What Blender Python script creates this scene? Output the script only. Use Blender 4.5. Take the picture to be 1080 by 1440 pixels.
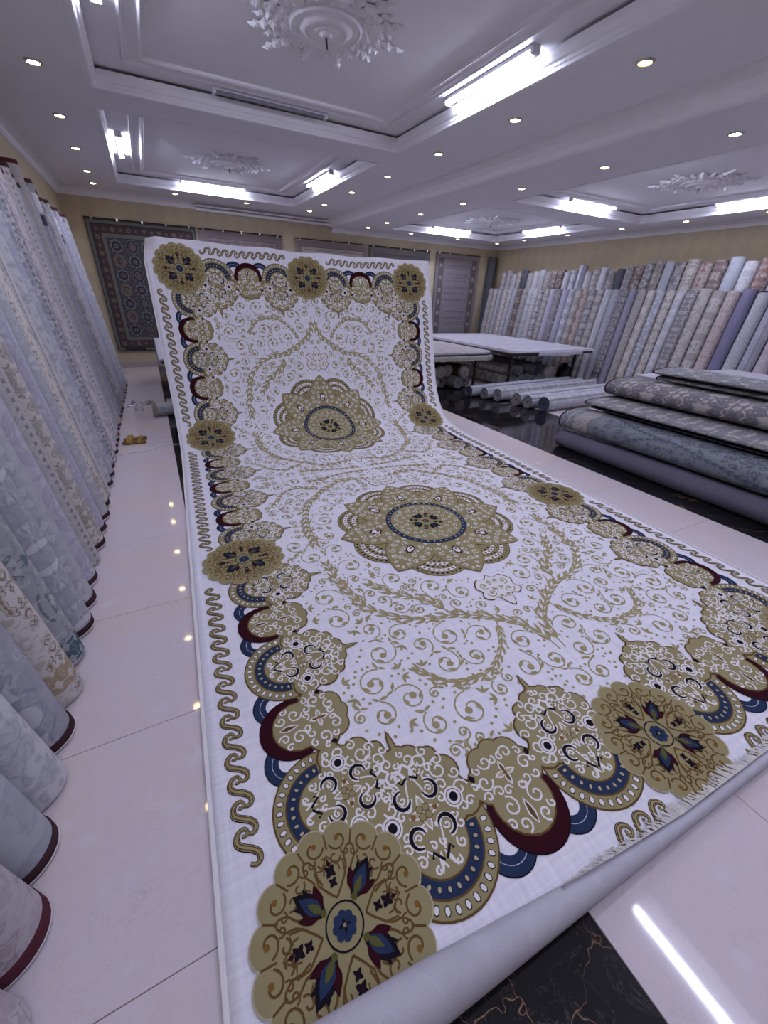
import bpy, math, random
import numpy as np
from mathutils import Matrix, Vector
for o in list(bpy.data.objects): bpy.data.objects.remove(o, do_unlink=True)
SC = bpy.context.scene
COL = SC.collection
PI = math.pi
random.seed(7)

# ------------------------------------------------------------------ camera
FPX, PITCH, ROLL, YAW, CAMH = 561.3, math.radians(28.48), math.radians(-2.44), math.radians(28.88), 1.7
fwd = Vector((math.sin(YAW)*math.cos(PITCH), math.cos(YAW)*math.cos(PITCH), -math.sin(PITCH)))
rgt = Vector((math.cos(YAW), -math.sin(YAW), 0)); dwn = fwd.cross(rgt)
r2 = math.cos(ROLL)*rgt + math.sin(ROLL)*dwn
d2 = -math.sin(ROLL)*rgt + math.cos(ROLL)*dwn
cam = bpy.data.objects.new('camera', bpy.data.cameras.new('camera')); COL.objects.link(cam)
cam.data.sensor_fit = 'VERTICAL'; cam.data.sensor_height = 36; cam.data.lens = FPX/1440*36
cam.data.clip_start = .02
cam.matrix_world = Matrix(((r2.x, -d2.x, -fwd.x, 0), (r2.y, -d2.y, -fwd.y, 0), (r2.z, -d2.z, -fwd.z, CAMH), (0, 0, 0, 1)))
SC.camera = cam
# ------------------------------------------------------------------ world and exposure
w = bpy.data.worlds.new('world'); SC.world = w; w.use_nodes = True
w.node_tree.nodes['Background'].inputs[0].default_value = (.62, .62, .75, 1)
w.node_tree.nodes['Background'].inputs[1].default_value = .05
vs = SC.view_settings
vs.view_transform = 'Standard'; vs.look = 'None'; vs.gamma = 1; vs.use_curve_mapping = False; vs.exposure = -0.06
TUBE = 112.0      # emission of the lit ceiling battens
SPOT = 40.0

# ------------------------------------------------------------------ helpers
def lin(c):
    if isinstance(c, (int, float)): c = (c, c, c)
    return tuple(((x/255)/12.92 if x/255 <= .04045 else ((x/255+.055)/1.055)**2.4) for x in c) + (1,)

class NT:
    def __init__(s, name, rough=.8, spec=.3):
        s.m = bpy.data.materials.new(name); s.m.use_nodes = True
        s.t = s.m.node_tree; s.b = s.t.nodes['Principled BSDF']
        s.b.inputs['Roughness'].default_value = rough
        s.b.inputs['Specular IOR Level'].default_value = spec
    def n(s, typ, **k):
        x = s.t.nodes.new(typ)
        for a, v in k.items(): setattr(x, a, v)
        return x
    def put(s, sock, v):
        if isinstance(v, bpy.types.NodeSocket): s.t.links.new(v, sock)
        elif v is not None:
            try: sock.default_value = v
            except Exception: sock.default_value = tuple(v)[:3]
    def math(s, op, a, b=None, c=None):
        x = s.n('ShaderNodeMath', operation=op)
        for i, v in enumerate((a, b, c)):
            if v is not None: s.put(x.inputs[i], v)
        return x.outputs[0]
    def uv(s): return s.n('ShaderNodeTexCoord').outputs['UV']
    def gen(s): return s.n('ShaderNodeTexCoord').outputs['Object']
    def pos(s): return s.n('ShaderNodeNewGeometry').outputs['Position']
    def rnd(s): return s.n('ShaderNodeObjectInfo').outputs['Random']
    def sep(s, v):
        x = s.n('ShaderNodeSeparateXYZ'); s.put(x.inputs[0], v); return x.outputs
    def comb(s, a, b, c=0.0):
        x = s.n('ShaderNodeCombineXYZ')
        for i, v in enumerate((a, b, c)): s.put(x.inputs[i], v)
        return x.outputs[0]
    def noise(s, v, scale, detail=2, rough=.5, dist=0.0):
        x = s.n('ShaderNodeTexNoise'); s.put(x.inputs['Vector'], v)
        x.inputs['Scale'].default_value = scale; x.inputs['Detail'].default_value = detail
        x.inputs['Roughness'].default_value = rough; x.inputs['Distortion'].default_value = dist
        return x.outputs
    def voro(s, v, scale, feat='F1'):
        x = s.n('ShaderNodeTexVoronoi', feature=feat); s.put(x.inputs['Vector'], v)
        x.inputs['Scale'].default_value = scale; return x.outputs
    def mix(s, f, a, b, blend='MIX'):
        x = s.n('ShaderNodeMix', data_type='RGBA', blend_type=blend)
        s.put(x.inputs[0], f); s.put(x.inputs[6], a); s.put(x.inputs[7], b); return x.outputs[2]
    def ramp(s, f, lo, hi):
        x = s.n('ShaderNodeMapRange'); s.put(x.inputs[0], f)
        x.inputs[1].default_value = lo; x.inputs[2].default_value = hi; return x.outputs[0]
    def col(s, c): s.put(s.b.inputs['Base Color'], c)
    def bump(s, h, st=.3, d=.002):
        x = s.n('ShaderNodeBump'); x.inputs['Strength'].default_value = st; x.inputs['Distance'].default_value = d
        s.put(x.inputs['Height'], h); s.t.links.new(x.outputs[0], s.b.inputs['Normal'])

MATS = {}
def plain(name, c, rough=.8, spec=.3, var=.06, scale=30, metal=0, emit=None, bump=0):
    if name in MATS: return MATS[name]
    k = NT(name, rough, spec); c = lin(c)
    n = k.noise(k.pos(), scale, 3)[0]
    f = k.ramp(n, .3, .7)
    k.col(k.mix(f, tuple(x*(1-var) for x in c[:3])+(1,), tuple(min(1, x*(1+var)) for x in c[:3])+(1,)))
    k.b.inputs['Metallic'].default_value = metal
    if bump: k.bump(n, bump)
    if emit:
        k.b.inputs['Emission Color'].default_value = lin(emit[0]); k.b.inputs['Emission Strength'].default_value = emit[1]
    MATS[name] = k.m; return k.m

def mesh_data(name, V, F, mats=(), mi=None, uv=None, smooth=False):
    me = bpy.data.meshes.new(name); me.from_pydata([tuple(v) for v in V], [], F)
    for m in mats: me.materials.append(m)
    if mi is not None: me.polygons.foreach_set('material_index', mi)
    if uv is not None:
        l = me.uv_layers.new(name='UVMap'); idx = np.zeros(len(me.loops), dtype=np.int32)
        me.loops.foreach_get('vertex_index', idx); a = np.array(uv, dtype=np.float32)
        if len(a) == len(V): l.data.foreach_set('uv', a[idx].ravel())
        else: l.data.foreach_set('uv', a.ravel())
    if smooth: me.polygons.foreach_set('use_smooth', [True]*len(me.polygons))
    me.update(); return me
def link(name, me, parent=None, mat=None):
    o = bpy.data.objects.new(name, me); COL.objects.link(o)
    if parent: o.parent = parent
    if mat:
        if not me.materials: me.materials.append(None)
        o.material_slots[0].link = 'OBJECT'; o.material_slots[0].material = mat
    return o
def tag(o, label=None, cat=None, group=None, kind=None):
    if label: o['label'] = label
    if cat: o['category'] = cat
    if group: o['group'] = group
    if kind: o['kind'] = kind
    return o
def empty(name, loc=(0, 0, 0)):
    o = bpy.data.objects.new(name, None); COL.objects.link(o); o.location = loc; o.empty_display_size = .1; return o

class MB:
    def __init__(s): s.V = []; s.F = []; s.M = []; s.U = []
    def add(s, V, F, m=0, uv=None):
        b = len(s.V); s.V += [tuple(v) for v in V]; s.F += [tuple(i+b for i in f) for f in F]; s.M += [m]*len(F)
        s.U += list(uv) if uv is not None else [(v[0], v[1]) for v in V]
    def box(s, x0, x1, y0, y1, z0, z1, m=0, bev=0):
        if bev:
            b = min(bev, (x1-x0)/2.01, (y1-y0)/2.01, (z1-z0)/2.01)
            V = []
            for z, i in ((z0, b), (z0+b, 0), (z1-b, 0), (z1, b)):
                V += [(x0+i, y0+i, z), (x1-i, y0+i, z), (x1-i, y1-i, z), (x0+i, y1-i, z)]
            F = [(3, 2, 1, 0), (12, 13, 14, 15)]
            for r in range(3):
                for k in range(4): F.append((r*4+k, r*4+(k+1) % 4, r*4+4+(k+1) % 4, r*4+4+k))
            s.add(V, F, m); return
        V = [(x0, y0, z0), (x1, y0, z0), (x1, y1, z0), (x0, y1, z0), (x0, y0, z1), (x1, y0, z1), (x1, y1, z1), (x0, y1, z1)]
        s.add(V, [(3, 2, 1, 0), (4, 5, 6, 7), (0, 1, 5, 4), (1, 2, 6, 5), (2, 3, 7, 6), (3, 0, 4, 7)], m)
    def tube(s, p0, p1, r0, r1=None, n=10, m=0, caps=True):
        r1 = r0 if r1 is None else r1
        p0, p1 = Vector(p0), Vector(p1); a = (p1-p0).normalized()
        x = a.orthogonal().normalized(); y = a.cross(x); V = []
        for p, r in ((p0, r0), (p1, r1)):
            for i in range(n):
                t = 2*PI*i/n; V.append(p+(x*math.cos(t)+y*math.sin(t))*r)
        F = [(i, (i+1) % n, n+(i+1) % n, n+i) for i in range(n)]
        if caps: F += [tuple(range(n))[::-1], tuple(range(n, 2*n))]
        s.add(V, F, m)
    def sweep(s, x0, x1, y0, y1, prof, m=0):       # rectangular loop, prof = (inward, z)
        V = []; n = len(prof)
        for d, z in prof: V += [(x0+d, y0+d, z), (x1-d, y0+d, z), (x1-d, y1-d, z), (x0+d, y1-d, z)]
        F = [(r*4+k, r*4+(k+1) % 4, r*4+4+(k+1) % 4, r*4+4+k) for r in range(n-1) for k in range(4)]
        s.add(V, F, m)
    def lathe(s, prof, n=24, c=(0, 0, 0), m=0):
        V = []; F = []
        for r, z in prof:
            for i in range(n): V.append((c[0]+r*math.cos(2*PI*i/n), c[1]+r*math.sin(2*PI*i/n), c[2]+z))
        for j in range(len(prof)-1):
            for i in range(n): F.append((j*n+i, j*n+(i+1) % n, (j+1)*n+(i+1) % n, (j+1)*n+i))
        s.add(V, F, m)
    def build(s, name, mats, parent=None, smooth=False, uv=False):
        if not isinstance(mats, (list, tuple)): mats = [mats]
        return link(name, mesh_data(name, s.V, s.F, mats, s.M, s.U if uv else None, smooth), parent)
def boxo(name, b, mat, parent=None, bev=0):
    m = MB(); m.box(*b, bev=bev); return m.build(name, mat, parent)

ONES = 'first second third fourth fifth sixth seventh eighth ninth tenth eleventh twelfth thirteenth fourteenth fifteenth sixteenth seventeenth eighteenth nineteenth'.split()
TENS = {20: ('twentieth', 'twenty'), 30: ('thirtieth', 'thirty'), 40: ('fortieth', 'forty'), 50: ('fiftieth', 'fifty')}
def ordinal(n):
    if n < 20: return ONES[n-1]
    t = n//10*10
    return TENS[t][0] if n == t else TENS[t][1]+'-'+ONES[n-t-1]

# ------------------------------------------------------------------ materials
def marble_pale():
    k = NT('pale_marble', .05, .45); p = k.pos()
    r = k.math('MULTIPLY', k.rnd(), 40.0); s = k.sep(p)
    q = k.comb(s[0], s[1], r)
    n = k.noise(q, 1.6, 5, .6, .6)[0]; n2 = k.noise(q, 5, 6, .65, 1.5)[0]
    c = k.mix(k.ramp(n, .45, .72), lin((208, 198, 204)), lin((213, 196, 186)))
    v = k.math('ABSOLUTE', k.math('SUBTRACT', n2, .5))
    c = k.mix(k.math('MULTIPLY', k.ramp(v, .008, 0), .26), c, lin((160, 146, 142)))
    c = k.mix(k.math('MULTIPLY', k.ramp(k.noise(q, 9, 4)[0], .62, .75), .5), c, lin((216, 212, 218)))
    k.col(c); return k.m
def marble_black():
    k = NT('black_marble', .07, .5); s = k.sep(k.pos()); r = k.math('MULTIPLY', k.rnd(), 40.0); q = k.comb(s[0], s[1], r)
    w_ = k.noise(q, 3, 4, .6)[1]
    x = k.n('ShaderNodeVectorMath', operation='MULTIPLY_ADD'); k.put(x.inputs[0], w_); x.inputs[1].default_value = (.5, .5, .5); k.put(x.inputs[2], q)
    d = k.voro(x.outputs[0], 2.6, 'DISTANCE_TO_EDGE')[0]
    msk = k.ramp(k.noise(q, 2.2, 2)[0], .47, .62)
    vein = k.math('MULTIPLY', k.ramp(k.math('ADD', d, k.math('MULTIPLY', k.noise(q, 18, 3)[0], .012)), .0125, .006), msk)
    d3 = k.math('ABSOLUTE', k.math('SUBTRACT', k.noise(q, 7, 5, .7, 1.0)[0], .5))
    thin = k.math('MULTIPLY', k.ramp(d3, .006, 0), .35)
    c = k.mix(k.ramp(k.noise(q, 4, 3)[0], .3, .8), lin((14, 13, 17)), lin((32, 31, 36)))
    c = k.mix(thin, c, lin((120, 112, 108)))
    c = k.mix(vein, c, k.mix(k.noise(q, 12)[0], lin((150, 96, 48)), lin((196, 168, 140))))
    k.col(c); return k.m
def wallpaper():
    k = NT('beige_wallpaper', .7, .25); p = k.pos(); s = k.sep(p)
    a = k.math('ADD', s[0], s[1]); n = k.noise(p, 5, 4, .6)[0]
    u = k.math('PINGPONG', k.math('ADD', a, 0.0), .16); v = k.math('PINGPONG', k.math('MULTIPLY', s[2], .8), .16)
    d = k.math('ADD', u, v); dm = k.math('ADD', d, k.math('MULTIPLY', k.math('SUBTRACT', n, .5), .2))
    c = k.mix(k.ramp(dm, .10, .2), lin((184, 172, 148)), lin((177, 165, 142)))
    c = k.mix(k.math('MULTIPLY', k.ramp(n, .45, .8), .5), c, lin((196, 182, 152)))
    k.col(c); k.bump(k.noise(p, 60, 3)[0], .25, .003); return k.m
M_FL, M_BK, M_WALL = marble_pale(), marble_black(), wallpaper()
M_GROUT = plain('grout', (120, 112, 110), .8)
M_CEIL = plain('ceiling_paint', (228, 226, 230), .75, .2, .02, 6)
M_TRIM = plain('plaster_trim', (230, 228, 232), .5, .35, .02, 8)
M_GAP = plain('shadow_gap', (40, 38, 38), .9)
M_HOUSE = plain('lamp_housing', (205, 205, 212), .4, .4)
M_TUBE = plain('lit_diffuser', (240, 242, 255), .4, .4, emit=((222, 226, 255), TUBE))
M_TUBEOFF = plain('dark_diffuser', (128, 126, 134), .4, .4)
M_SPOT = plain('lit_spot_glass', (255, 245, 215), .4, .4, emit=((255, 226, 170), SPOT))
M_SPOTW = plain('warm_spot_glass', (255, 225, 160), .4, .4, emit=((255, 190, 95), SPOT*.6))
M_CHROME = plain('spot_ring', (190, 185, 175), .25, .5, metal=.8)
M_BLACKM = plain('black_metal', (30, 28, 30), .45, .4)
M_DARKWOOD = plain('dark_wood', (52, 44, 42), .6, .3, .15, 12)
M_BIND = plain('brown_binding', (58, 38, 42), .85, .1, .12, 60)
M_BURGB = plain('burgundy_binding', (82, 42, 52), .85, .1, .12, 60)
M_CORDW = plain('white_cord', (205, 203, 208), .6)
M_EDGE = plain('rug_edge', (150, 146, 150), .9, .1, .1, 80)
M_EDGEB = plain('rug_edge_blue', (86, 88, 110), .9, .1, .1, 80)
M_CORE = plain('roll_hollow', (38, 36, 40), .95, .05)
M_PIPE = plain('white_piping', (206, 202, 206), .8)

def rugmat(name, ground, motif, line, P=.3, Q=.42, sc=9, blob=.56, wid=.022, band=None, bandc=None, stripe=None, rough=.85, contrast=1.0):
    """woven pattern in metres of UV: mirrored noise makes damask figures, dark scroll lines follow its contour"""
    if name in MATS: return MATS[name]
    k = NT(name, rough, .12); s = k.sep(k.uv()); r = k.rnd()
    u = k.math('ADD', s[0], k.math('MULTIPLY', r, 3.1)); v = k.math('ADD', s[1], k.math('MULTIPLY', r, 5.3))
    mu = k.math('PINGPONG', u, P/2); mv = k.math('PINGPONG', v, Q/2)
    q = k.comb(mu, mv, k.math('MULTIPLY', r, 9.0))
    n = k.noise(q, sc, 2, .5, .8)[0]
    c = k.mix(k.math('MULTIPLY', k.ramp(n, blob-.02, blob+.02), contrast), lin(ground), lin(motif))
    d = k.math('ABSOLUTE', k.math('SUBTRACT', n, blob-.06))
    c = k.mix(k.math('MULTIPLY', k.ramp(d, wid, wid*.3), .8*contrast), c, lin(line))
    n2 = k.noise(q, sc*3.2, 2, .5, .5)[0]
    c = k.mix(k.math('MULTIPLY', k.ramp(n2, .56, .62), .45*contrast), c, lin(motif))
    c = k.mix(k.math('MULTIPLY', k.ramp(n2, .43, .38), .3*contrast), c, lin(line))
    if stripe:                                   # lengthwise guard stripes
        m = k.math('PINGPONG', u, stripe/2)
        c = k.mix(k.math('MULTIPLY', k.ramp(k.math('ABSOLUTE', k.math('SUBTRACT', m, stripe*.22)), .008, .004), .75), c, lin(line))
        dash = k.ramp(k.math('PINGPONG', v, .025), .012, .014)
        c = k.mix(k.math('MULTIPLY', k.math('MULTIPLY', k.ramp(k.math('ABSOLUTE', k.math('SUBTRACT', m, stripe*.36)), .014, .012), dash), .8), c, lin(line))
    if band:                                     # cross border near both ends of the rug
        for (a, b_) in band:
            t = k.math('ABSOLUTE', k.math('SUBTRACT', s[1], (a+b_)/2))
            f = k.ramp(t, (b_-a)/2+.004, (b_-a)/2)
            fill = k.mix(k.ramp(k.noise(k.comb(k.math('PINGPONG', s[0], .035), k.math('PINGPONG', s[1], .04), 3.0), 40, 1)[0], .49, .53), lin(bandc or line), lin(ground))
            c = k.mix(k.math('MULTIPLY', f, .85), c, fill)
    br = k.math('ADD', .71, k.math('MULTIPLY', r, .2))
    c = k.mix(1.0, c, k.comb(br, br, br), 'MULTIPLY')
    fine = k.noise(k.uv(), 320, 2)[0]
    c = k.mix(k.math('MULTIPLY', k.ramp(fine, .35, .7), .12), c, lin((90, 88, 96)))
    k.col(c); k.bump(fine, .35, .002); MATS[name] = k.m; return k.m

BANDS = [(.10, .125), (.17, .30), (.335, .36)]
RUG = {
 'pale lavender':   rugmat('rug_lavender', (186, 184, 199), (204, 202, 214), (166, 164, 184), contrast=.75),
 'light grey':      rugmat('rug_lightgrey', (186, 186, 193), (208, 208, 213), (160, 160, 172), P=.24, contrast=.8),
 'silver damask':   rugmat('rug_silver', (170, 170, 180), (204, 203, 211), (146, 146, 160), P=.34, Q=.5, sc=7),
 'cream floral':    rugmat('rug_cream', (208, 202, 196), (168, 164, 160), (126, 120, 112), P=.22, Q=.3, sc=12, band=BANDS, bandc=(160, 152, 140)),
 'cream and gold':  rugmat('rug_gold', (212, 207, 204), (150, 132, 98), (112, 96, 72), P=.28, Q=.4, sc=8, blob=.6, band=[(.08, .2)], bandc=(170, 150, 120)),
 'pinkish cream':   rugmat('rug_pink', (200, 193, 197), (184, 172, 178), (160, 146, 154), P=.3, Q=.4, sc=8),
 'striped cream':   rugmat('rug_stripe', (204, 200, 200), (190, 186, 188), (132, 130, 128), stripe=.42, contrast=.6),
 'striped grey':    rugmat('rug_stripeg', (182, 180, 186), (204, 202, 208), (120, 116, 124), stripe=.36, contrast=.8),
 'grey and teal':   rugmat('rug_teal', (160, 162, 168), (206, 204, 202), (84, 100, 108), P=.4, Q=.5, sc=6, band=[(.02, .14)], bandc=(52, 84, 98)),
 'pale blue-grey':  rugmat('rug_bluegrey', (176, 180, 190), (194, 197, 206), (160, 164, 176), P=.5, sc=5, contrast=.6),
 'rose floral':     rugmat('rug_rose', (198, 186, 182), (150, 118, 114), (108, 84, 82), P=.2, Q=.26, sc=12, band=BANDS, bandc=(140, 108, 104)),
 'dark floral':     rugmat('rug_dark', (150, 146, 150), (192, 188, 188), (70, 68, 78), P=.2, Q=.3, sc=13, band=BANDS, bandc=(60, 58, 66)),
 'brown medallion': rugmat('rug_brown', (128, 114, 112), (170, 158, 152), (84, 70, 70), P=.22, Q=.3, sc=11),
 'charcoal':        rugmat('rug_charcoal', (92, 94, 104), (104, 106, 116), (78, 80, 90), contrast=.5),
 'plain lilac':     rugmat('rug_lilac', (132, 128, 156), (140, 136, 164), (124, 119, 148), contrast=.4),
 'checked cream':   rugmat('rug_check', (206, 202, 204), (176, 172, 176), (100, 96, 104), P=.12, Q=.16, sc=16, band=[(.1, .22), (.26, .4)], bandc=(64, 62, 72)),
 'violet damask':   rugmat('rug_violet', (146, 143, 160), (174, 171, 186), (116, 113, 134), P=.16, Q=.22, sc=14),
 'taupe floral':    rugmat('rug_taupe', (172, 166, 164), (198, 194, 190), (118, 110, 108), P=.26, Q=.36, sc=9),
}
M_BLUE = rugmat('rug_slate', (124, 129, 136), (134, 139, 146), (112, 117, 127), contrast=.5)
M_GREYPILE = rugmat('rug_pilegrey', (112, 110, 116), (182, 176, 172), (140, 134, 136), P=.5, Q=.62, sc=8.5, blob=.54, wid=.012)
M_GREYPILE2 = rugmat('rug_pilegrey2', (134, 136, 144), (184, 178, 170), (104, 104, 112), P=.42, Q=.5, sc=10, blob=.54, wid=.012)
M_PURP = rugmat('rug_purplegrey', (112, 108, 124), (124, 120, 136), (98, 94, 112), P=.1, Q=.14, sc=20, contrast=.7)
M_WHITERUG = rugmat('rug_flatwhite', (206, 204, 214), (190, 188, 198), (170, 166, 180), P=.5, Q=.7, sc=6, contrast=.6)
M_BACKCLOTH = rugmat('rug_backing', (196, 193, 204), (188, 184, 196), (206, 203, 214), P=.6, Q=.8, sc=5, contrast=.5)

# ------------------------------------------------------------------ the room
XL, XR, YB, YF = -1.12, 9.9, 11.4, -3.4
ZA, ZB, XS = 3.30, 3.13, 4.45                      # soffit heights of the two bays, step between them
XC = [XL, -.05, .87] + [.87+.8325*i for i in range(1, 5)] + [5.025, 5.85] + [5.85+.81*i for i in range(1, 6)]
YC = [.57+.84*k for k in range(-4, 13)]
YC = [YF] + [y for y in YC if YF+.1 < y < YB-.1] + [YB]
floor = tag(boxo('floor', (XL, XR, YF, YB, -.12, -.004), M_GROUT), kind='structure')
tile_cache = {}
for i in range(len(XC)-1):
    for j in range(len(YC)-1):
        a, b, c, d = XC[i], XC[i+1], YC[j], YC[j+1]
        key = (round(b-a, 3), round(d-c, 3))
        if key not in tile_cache:
            m = MB(); g = .0012
            m.box(g, b-a-g, g, d-c-g, -.02, 0, bev=.0012); tile_cache[key] = mesh_data('tile', m.V, m.F, [None])
        black = (-.06 < a < .86) or (4.19 < a < 5.84)
        o = link('tile', tile_cache[key], floor, M_BK if black else M_FL); o.location = (a, c, 0)
for nm, b in (('wall_left', (XL-.15, XL, YF, YB, 0, 3.7)), ('wall_right', (XR, XR+.15, YF, YB, 0, 3.7)),
              ('wall_back', (XL-.15, XR+.15, YB, YB+.15, 0, 3.7)), ('wall_front', (XL-.15, XR+.15, YF-.15, YF, 0, 3.7))):
    tag(boxo(nm, b, M_WALL), kind='structure')
for nm, b in (('baseboard_back', (XL, XR, YB-.02, YB, 0, .12)), ('baseboard_left', (XL, XL+.015, YF, YB-.02, 0, .1)), ('baseboard_right', (XR-.015, XR, YF, YB-.02, 0, .1))):
    tag(boxo(nm, b, plain('baseboard_stone', (160, 150, 150), .3, .4), bev=.003), kind='structure')

COF_A = [(-.06, 3.2, -2.35, 1.55), (-.06, 3.2, 2.15, 5.84), (-.06, 3.2, 6.43, 10.32)]
COF_B = [(5.62, 8.95, -2.35, 1.55), (5.62, 8.95, 2.25, 6.25), (5.62, 8.95, 6.95, 10.42)]
ceiling = empty('ceiling'); tag(ceiling, kind='structure')
def soffit(x0, x1, z, cofs):
    m = MB(); ys = [YF]
    cx0, cx1 = cofs[0][0], cofs[0][1]
    m.box(x0, cx0, YF, YB, z, z+.05); m.box(cx1, x1, YF, YB, z, z+.05)
    edges = [YF]+[v for c in cofs for v in c[2:]]+[YB]
    for k in range(0, len(edges), 2): m.box(cx0, cx1, edges[k], edges[k+1], z, z+.05)
    m.build('soffit', M_CEIL, ceiling)
soffit(XL, XS, ZA, COF_A); soffit(XS, XR, ZB, COF_B)
m = MB()                                             # step between the bays: little cove
pr = [(XS-.20, ZA), (XS-.19, ZA-.02), (XS-.16, ZA-.025), (XS-.10, ZA-.06), (XS-.05, ZA-.11), (XS-.03, ZB+.015), (XS, ZB-.002)]
V = [(x, y, z) for y in (YF, YB) for x, z in pr]; n = len(pr)
m.add(V, [(k+1, k, n+k, n+k+1) for k in range(n-1)]); m.box(XS, XS+.05, YF, YB, ZB+.05, ZA+.05); m.build('bay_step', M_TRIM, ceiling)

def coffer(c, z):
    x0, x1, y0, y1 = c; t = z+.15
    crown = MB()
    crown.sweep(x0, x1, y0, y1, [(-.05, z+.001), (-.047, z-.006), (-.006, z-.007), (.006, z-.004), (.006, z+.02), (.012, z+.025), (.015, z+.045), (.03, z+.055), (.045, z+.085), (.05, z+.122), (.04, z+.128), (-.1, z+.129)])
    crown.build('crown_moulding', M_TRIM, ceiling)
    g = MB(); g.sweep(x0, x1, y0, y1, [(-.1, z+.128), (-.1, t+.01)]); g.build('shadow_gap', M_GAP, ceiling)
    p = MB(); p.box(x0-.12, x1+.12, y0-.12, y1+.12, t, t+.04); p.build('coffer_panel', M_CEIL, ceiling)
    for d in (.27, .40):
        f = MB(); f.sweep(x0+d, x1-d, y0+d, y1-d, [(0, t), (.004, t-.014), (.018, t-.022), (.032, t-.012), (.04, t-.016), (.05, t)]); f.build('frame_moulding', M_TRIM, ceiling)
def acanthus(m, L, wd, lift):
    """one lacy plaster leaf along +x with lobed edges and raised midrib"""
    n = 26; V = []; F = []; q_ = random.Random(int(L*1000)); cs = (-1, -.7, -.4, 0, .4, .7, 1)
    for i in range(n):
        q = i/(n-1); hw = wd*(math.sin(PI*min(1, q*.9+.08))**.6)*(1+.42*math.sin(q*31))*.5*(1-.5*q)
        zz = lift*(.35+.65*math.sin(PI*q)**.7)
        for c in cs: V.append((q*L-.02*abs(c), hw*c, -zz*(1-.75*abs(c))*(1+.5*math.sin(q*31+abs(c)*4))-q_.uniform(0, .007)*(abs(c) < 1)+.003))
    for i in range(n-1):
        for k in range(6): F.append((i*7+k, i*7+k+1, i*7+8+k, i*7+7+k))
    return V, F
ROS_LEAF = {}
def rosette(cx, cy, z, R):
    t = empty('ceiling_rose', (cx, cy, z)); t.parent = ceiling
    m = MB(); m.lathe([(0, -.075), (.03, -.075), (.05, -.06), (.09, -.058), (.10, -.045), (.14, -.043), (.155, -.055), (.17, -.05), (.2, -.035), (.24, -.03), (.255, -.04), (.27, -.03), (.275, 0)], 36)
    m.build('rose_disc', M_TRIM, t)
    m = MB(); m.tube((0, 0, -.07), (.01, .015, -.13), .008); m.build('lamp_hook', M_BLACKM, t)
    if not ROS_LEAF:
        for nm, (L, wd, li) in (('long', (R-.2, .13, .028)), ('short', (R*.62-.2+.1, .12, .024))):
            V, F = acanthus(None, L, wd, li); ROS_LEAF[nm] = mesh_data('acanthus_leaf', V, F, [M_TRIM])
    for k in range(24):
        o = link('acanthus_leaf', ROS_LEAF['long' if k % 2 == 0 else 'short'], t); a = 2*PI*k/24
        o.location = (.22*math.cos(a), .22*math.sin(a), -.002); o.rotation_euler = (0, 0, a)
        if k % 4 == 2: o.scale = (.82, 1.2, 1)
for cs, z in ((COF_A, ZA), (COF_B, ZB)):
    for c in cs:
        coffer(c, z)
    for c in cs[1:]:
        rosette((c[0]+c[1])/2, (c[2]+c[3])/2+.06, z+.15, .66)

def cornice(nm, p0, p1, inward, z, h=.12, d=.12):
    p0, p1, iv = Vector(p0), Vector(p1), Vector(inward)
    pr = [(0, -h), (.012, -h), (.014, -h+.018), (.03, -h+.022), (.05, -h*.45), (d*.75, -.03), (d*.78, -.018), (d, -.014), (d, 0)]
    V = []
    for p, sg in ((p0, 1), (p1, -1)):
        for a, b in pr: V.append((p.x+iv.x*a, p.y+iv.y*a, z+b))
    n = len(pr); m = MB(); m.add(V, [(k, k+1, n+k+1, n+k) for k in range(n-1)]); tag(m.build(nm, M_TRIM), kind='structure')
cornice('trim_1', (XL, YF, 0), (XL, YB, 0), (1, 0, 0), ZA)
cornice('trim_2', (XL, YB, 0), (XS-.15, YB, 0), (0, -1, 0), ZA)
cornice('trim_3', (XS-.02, YB, 0), (XR, YB, 0), (0, -1, 0), ZB, .09)
cornice('trim_4', (XR, YB, 0), (XR, YF, 0), (-1, 0, 0), ZB, .09)
m = MB(); m.box(1.3, XS-.02, YB-.10, YB, ZB+.02, ZA-.1, bev=.01); m.box(1.3, XS-.02, YB-.16, YB, ZB+.09, ZA-.05, bev=.01); tag(m.build('trim_5', M_TRIM), kind='structure')

# ------------------------------------------------------------------ lamps of the room
def batten(x, y, z, along, label, lit=True, side=0):
    """linear ceiling lamp 1.18 m long hanging just under the coffer panel"""
    t = empty('linear_ceiling_lamp', (x, y, z)); t.rotation_euler = (0, 0, 0 if along == 'x' else PI/2)
    m = MB(); m.box(-.59, .59, -.034, .034, -.031, 0, bev=.005); m.build('housing', M_HOUSE, t)
    m = MB(); L = .565
    pr = [(-.027, -.030), (-.029, -.042), (-.02, -.052), (0, -.056), (.02, -.052), (.029, -.042), (.027, -.030)]
    V = [(xx, a, b) for xx in (-L, L) for a, b in pr]; n = len(pr)
    m.add(V, [(k, k+1, n+k+1, n+k) for k in range(n-1)]+[tuple(range(n))[::-1], tuple(range(n, 2*n))])
    m.build('diffuser', M_TUBE if lit else M_TUBEOFF, t)
    for sx in (-1, 1):
        m = MB(); m.box(min(sx*.565, sx*.6), max(sx*.565, sx*.6), -.036, .036, -.06, 0, bev=.005); m.build('end_cap', M_HOUSE, t)
    return tag(t, label, 'ceiling lamp', 'linear ceiling lamps')
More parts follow.
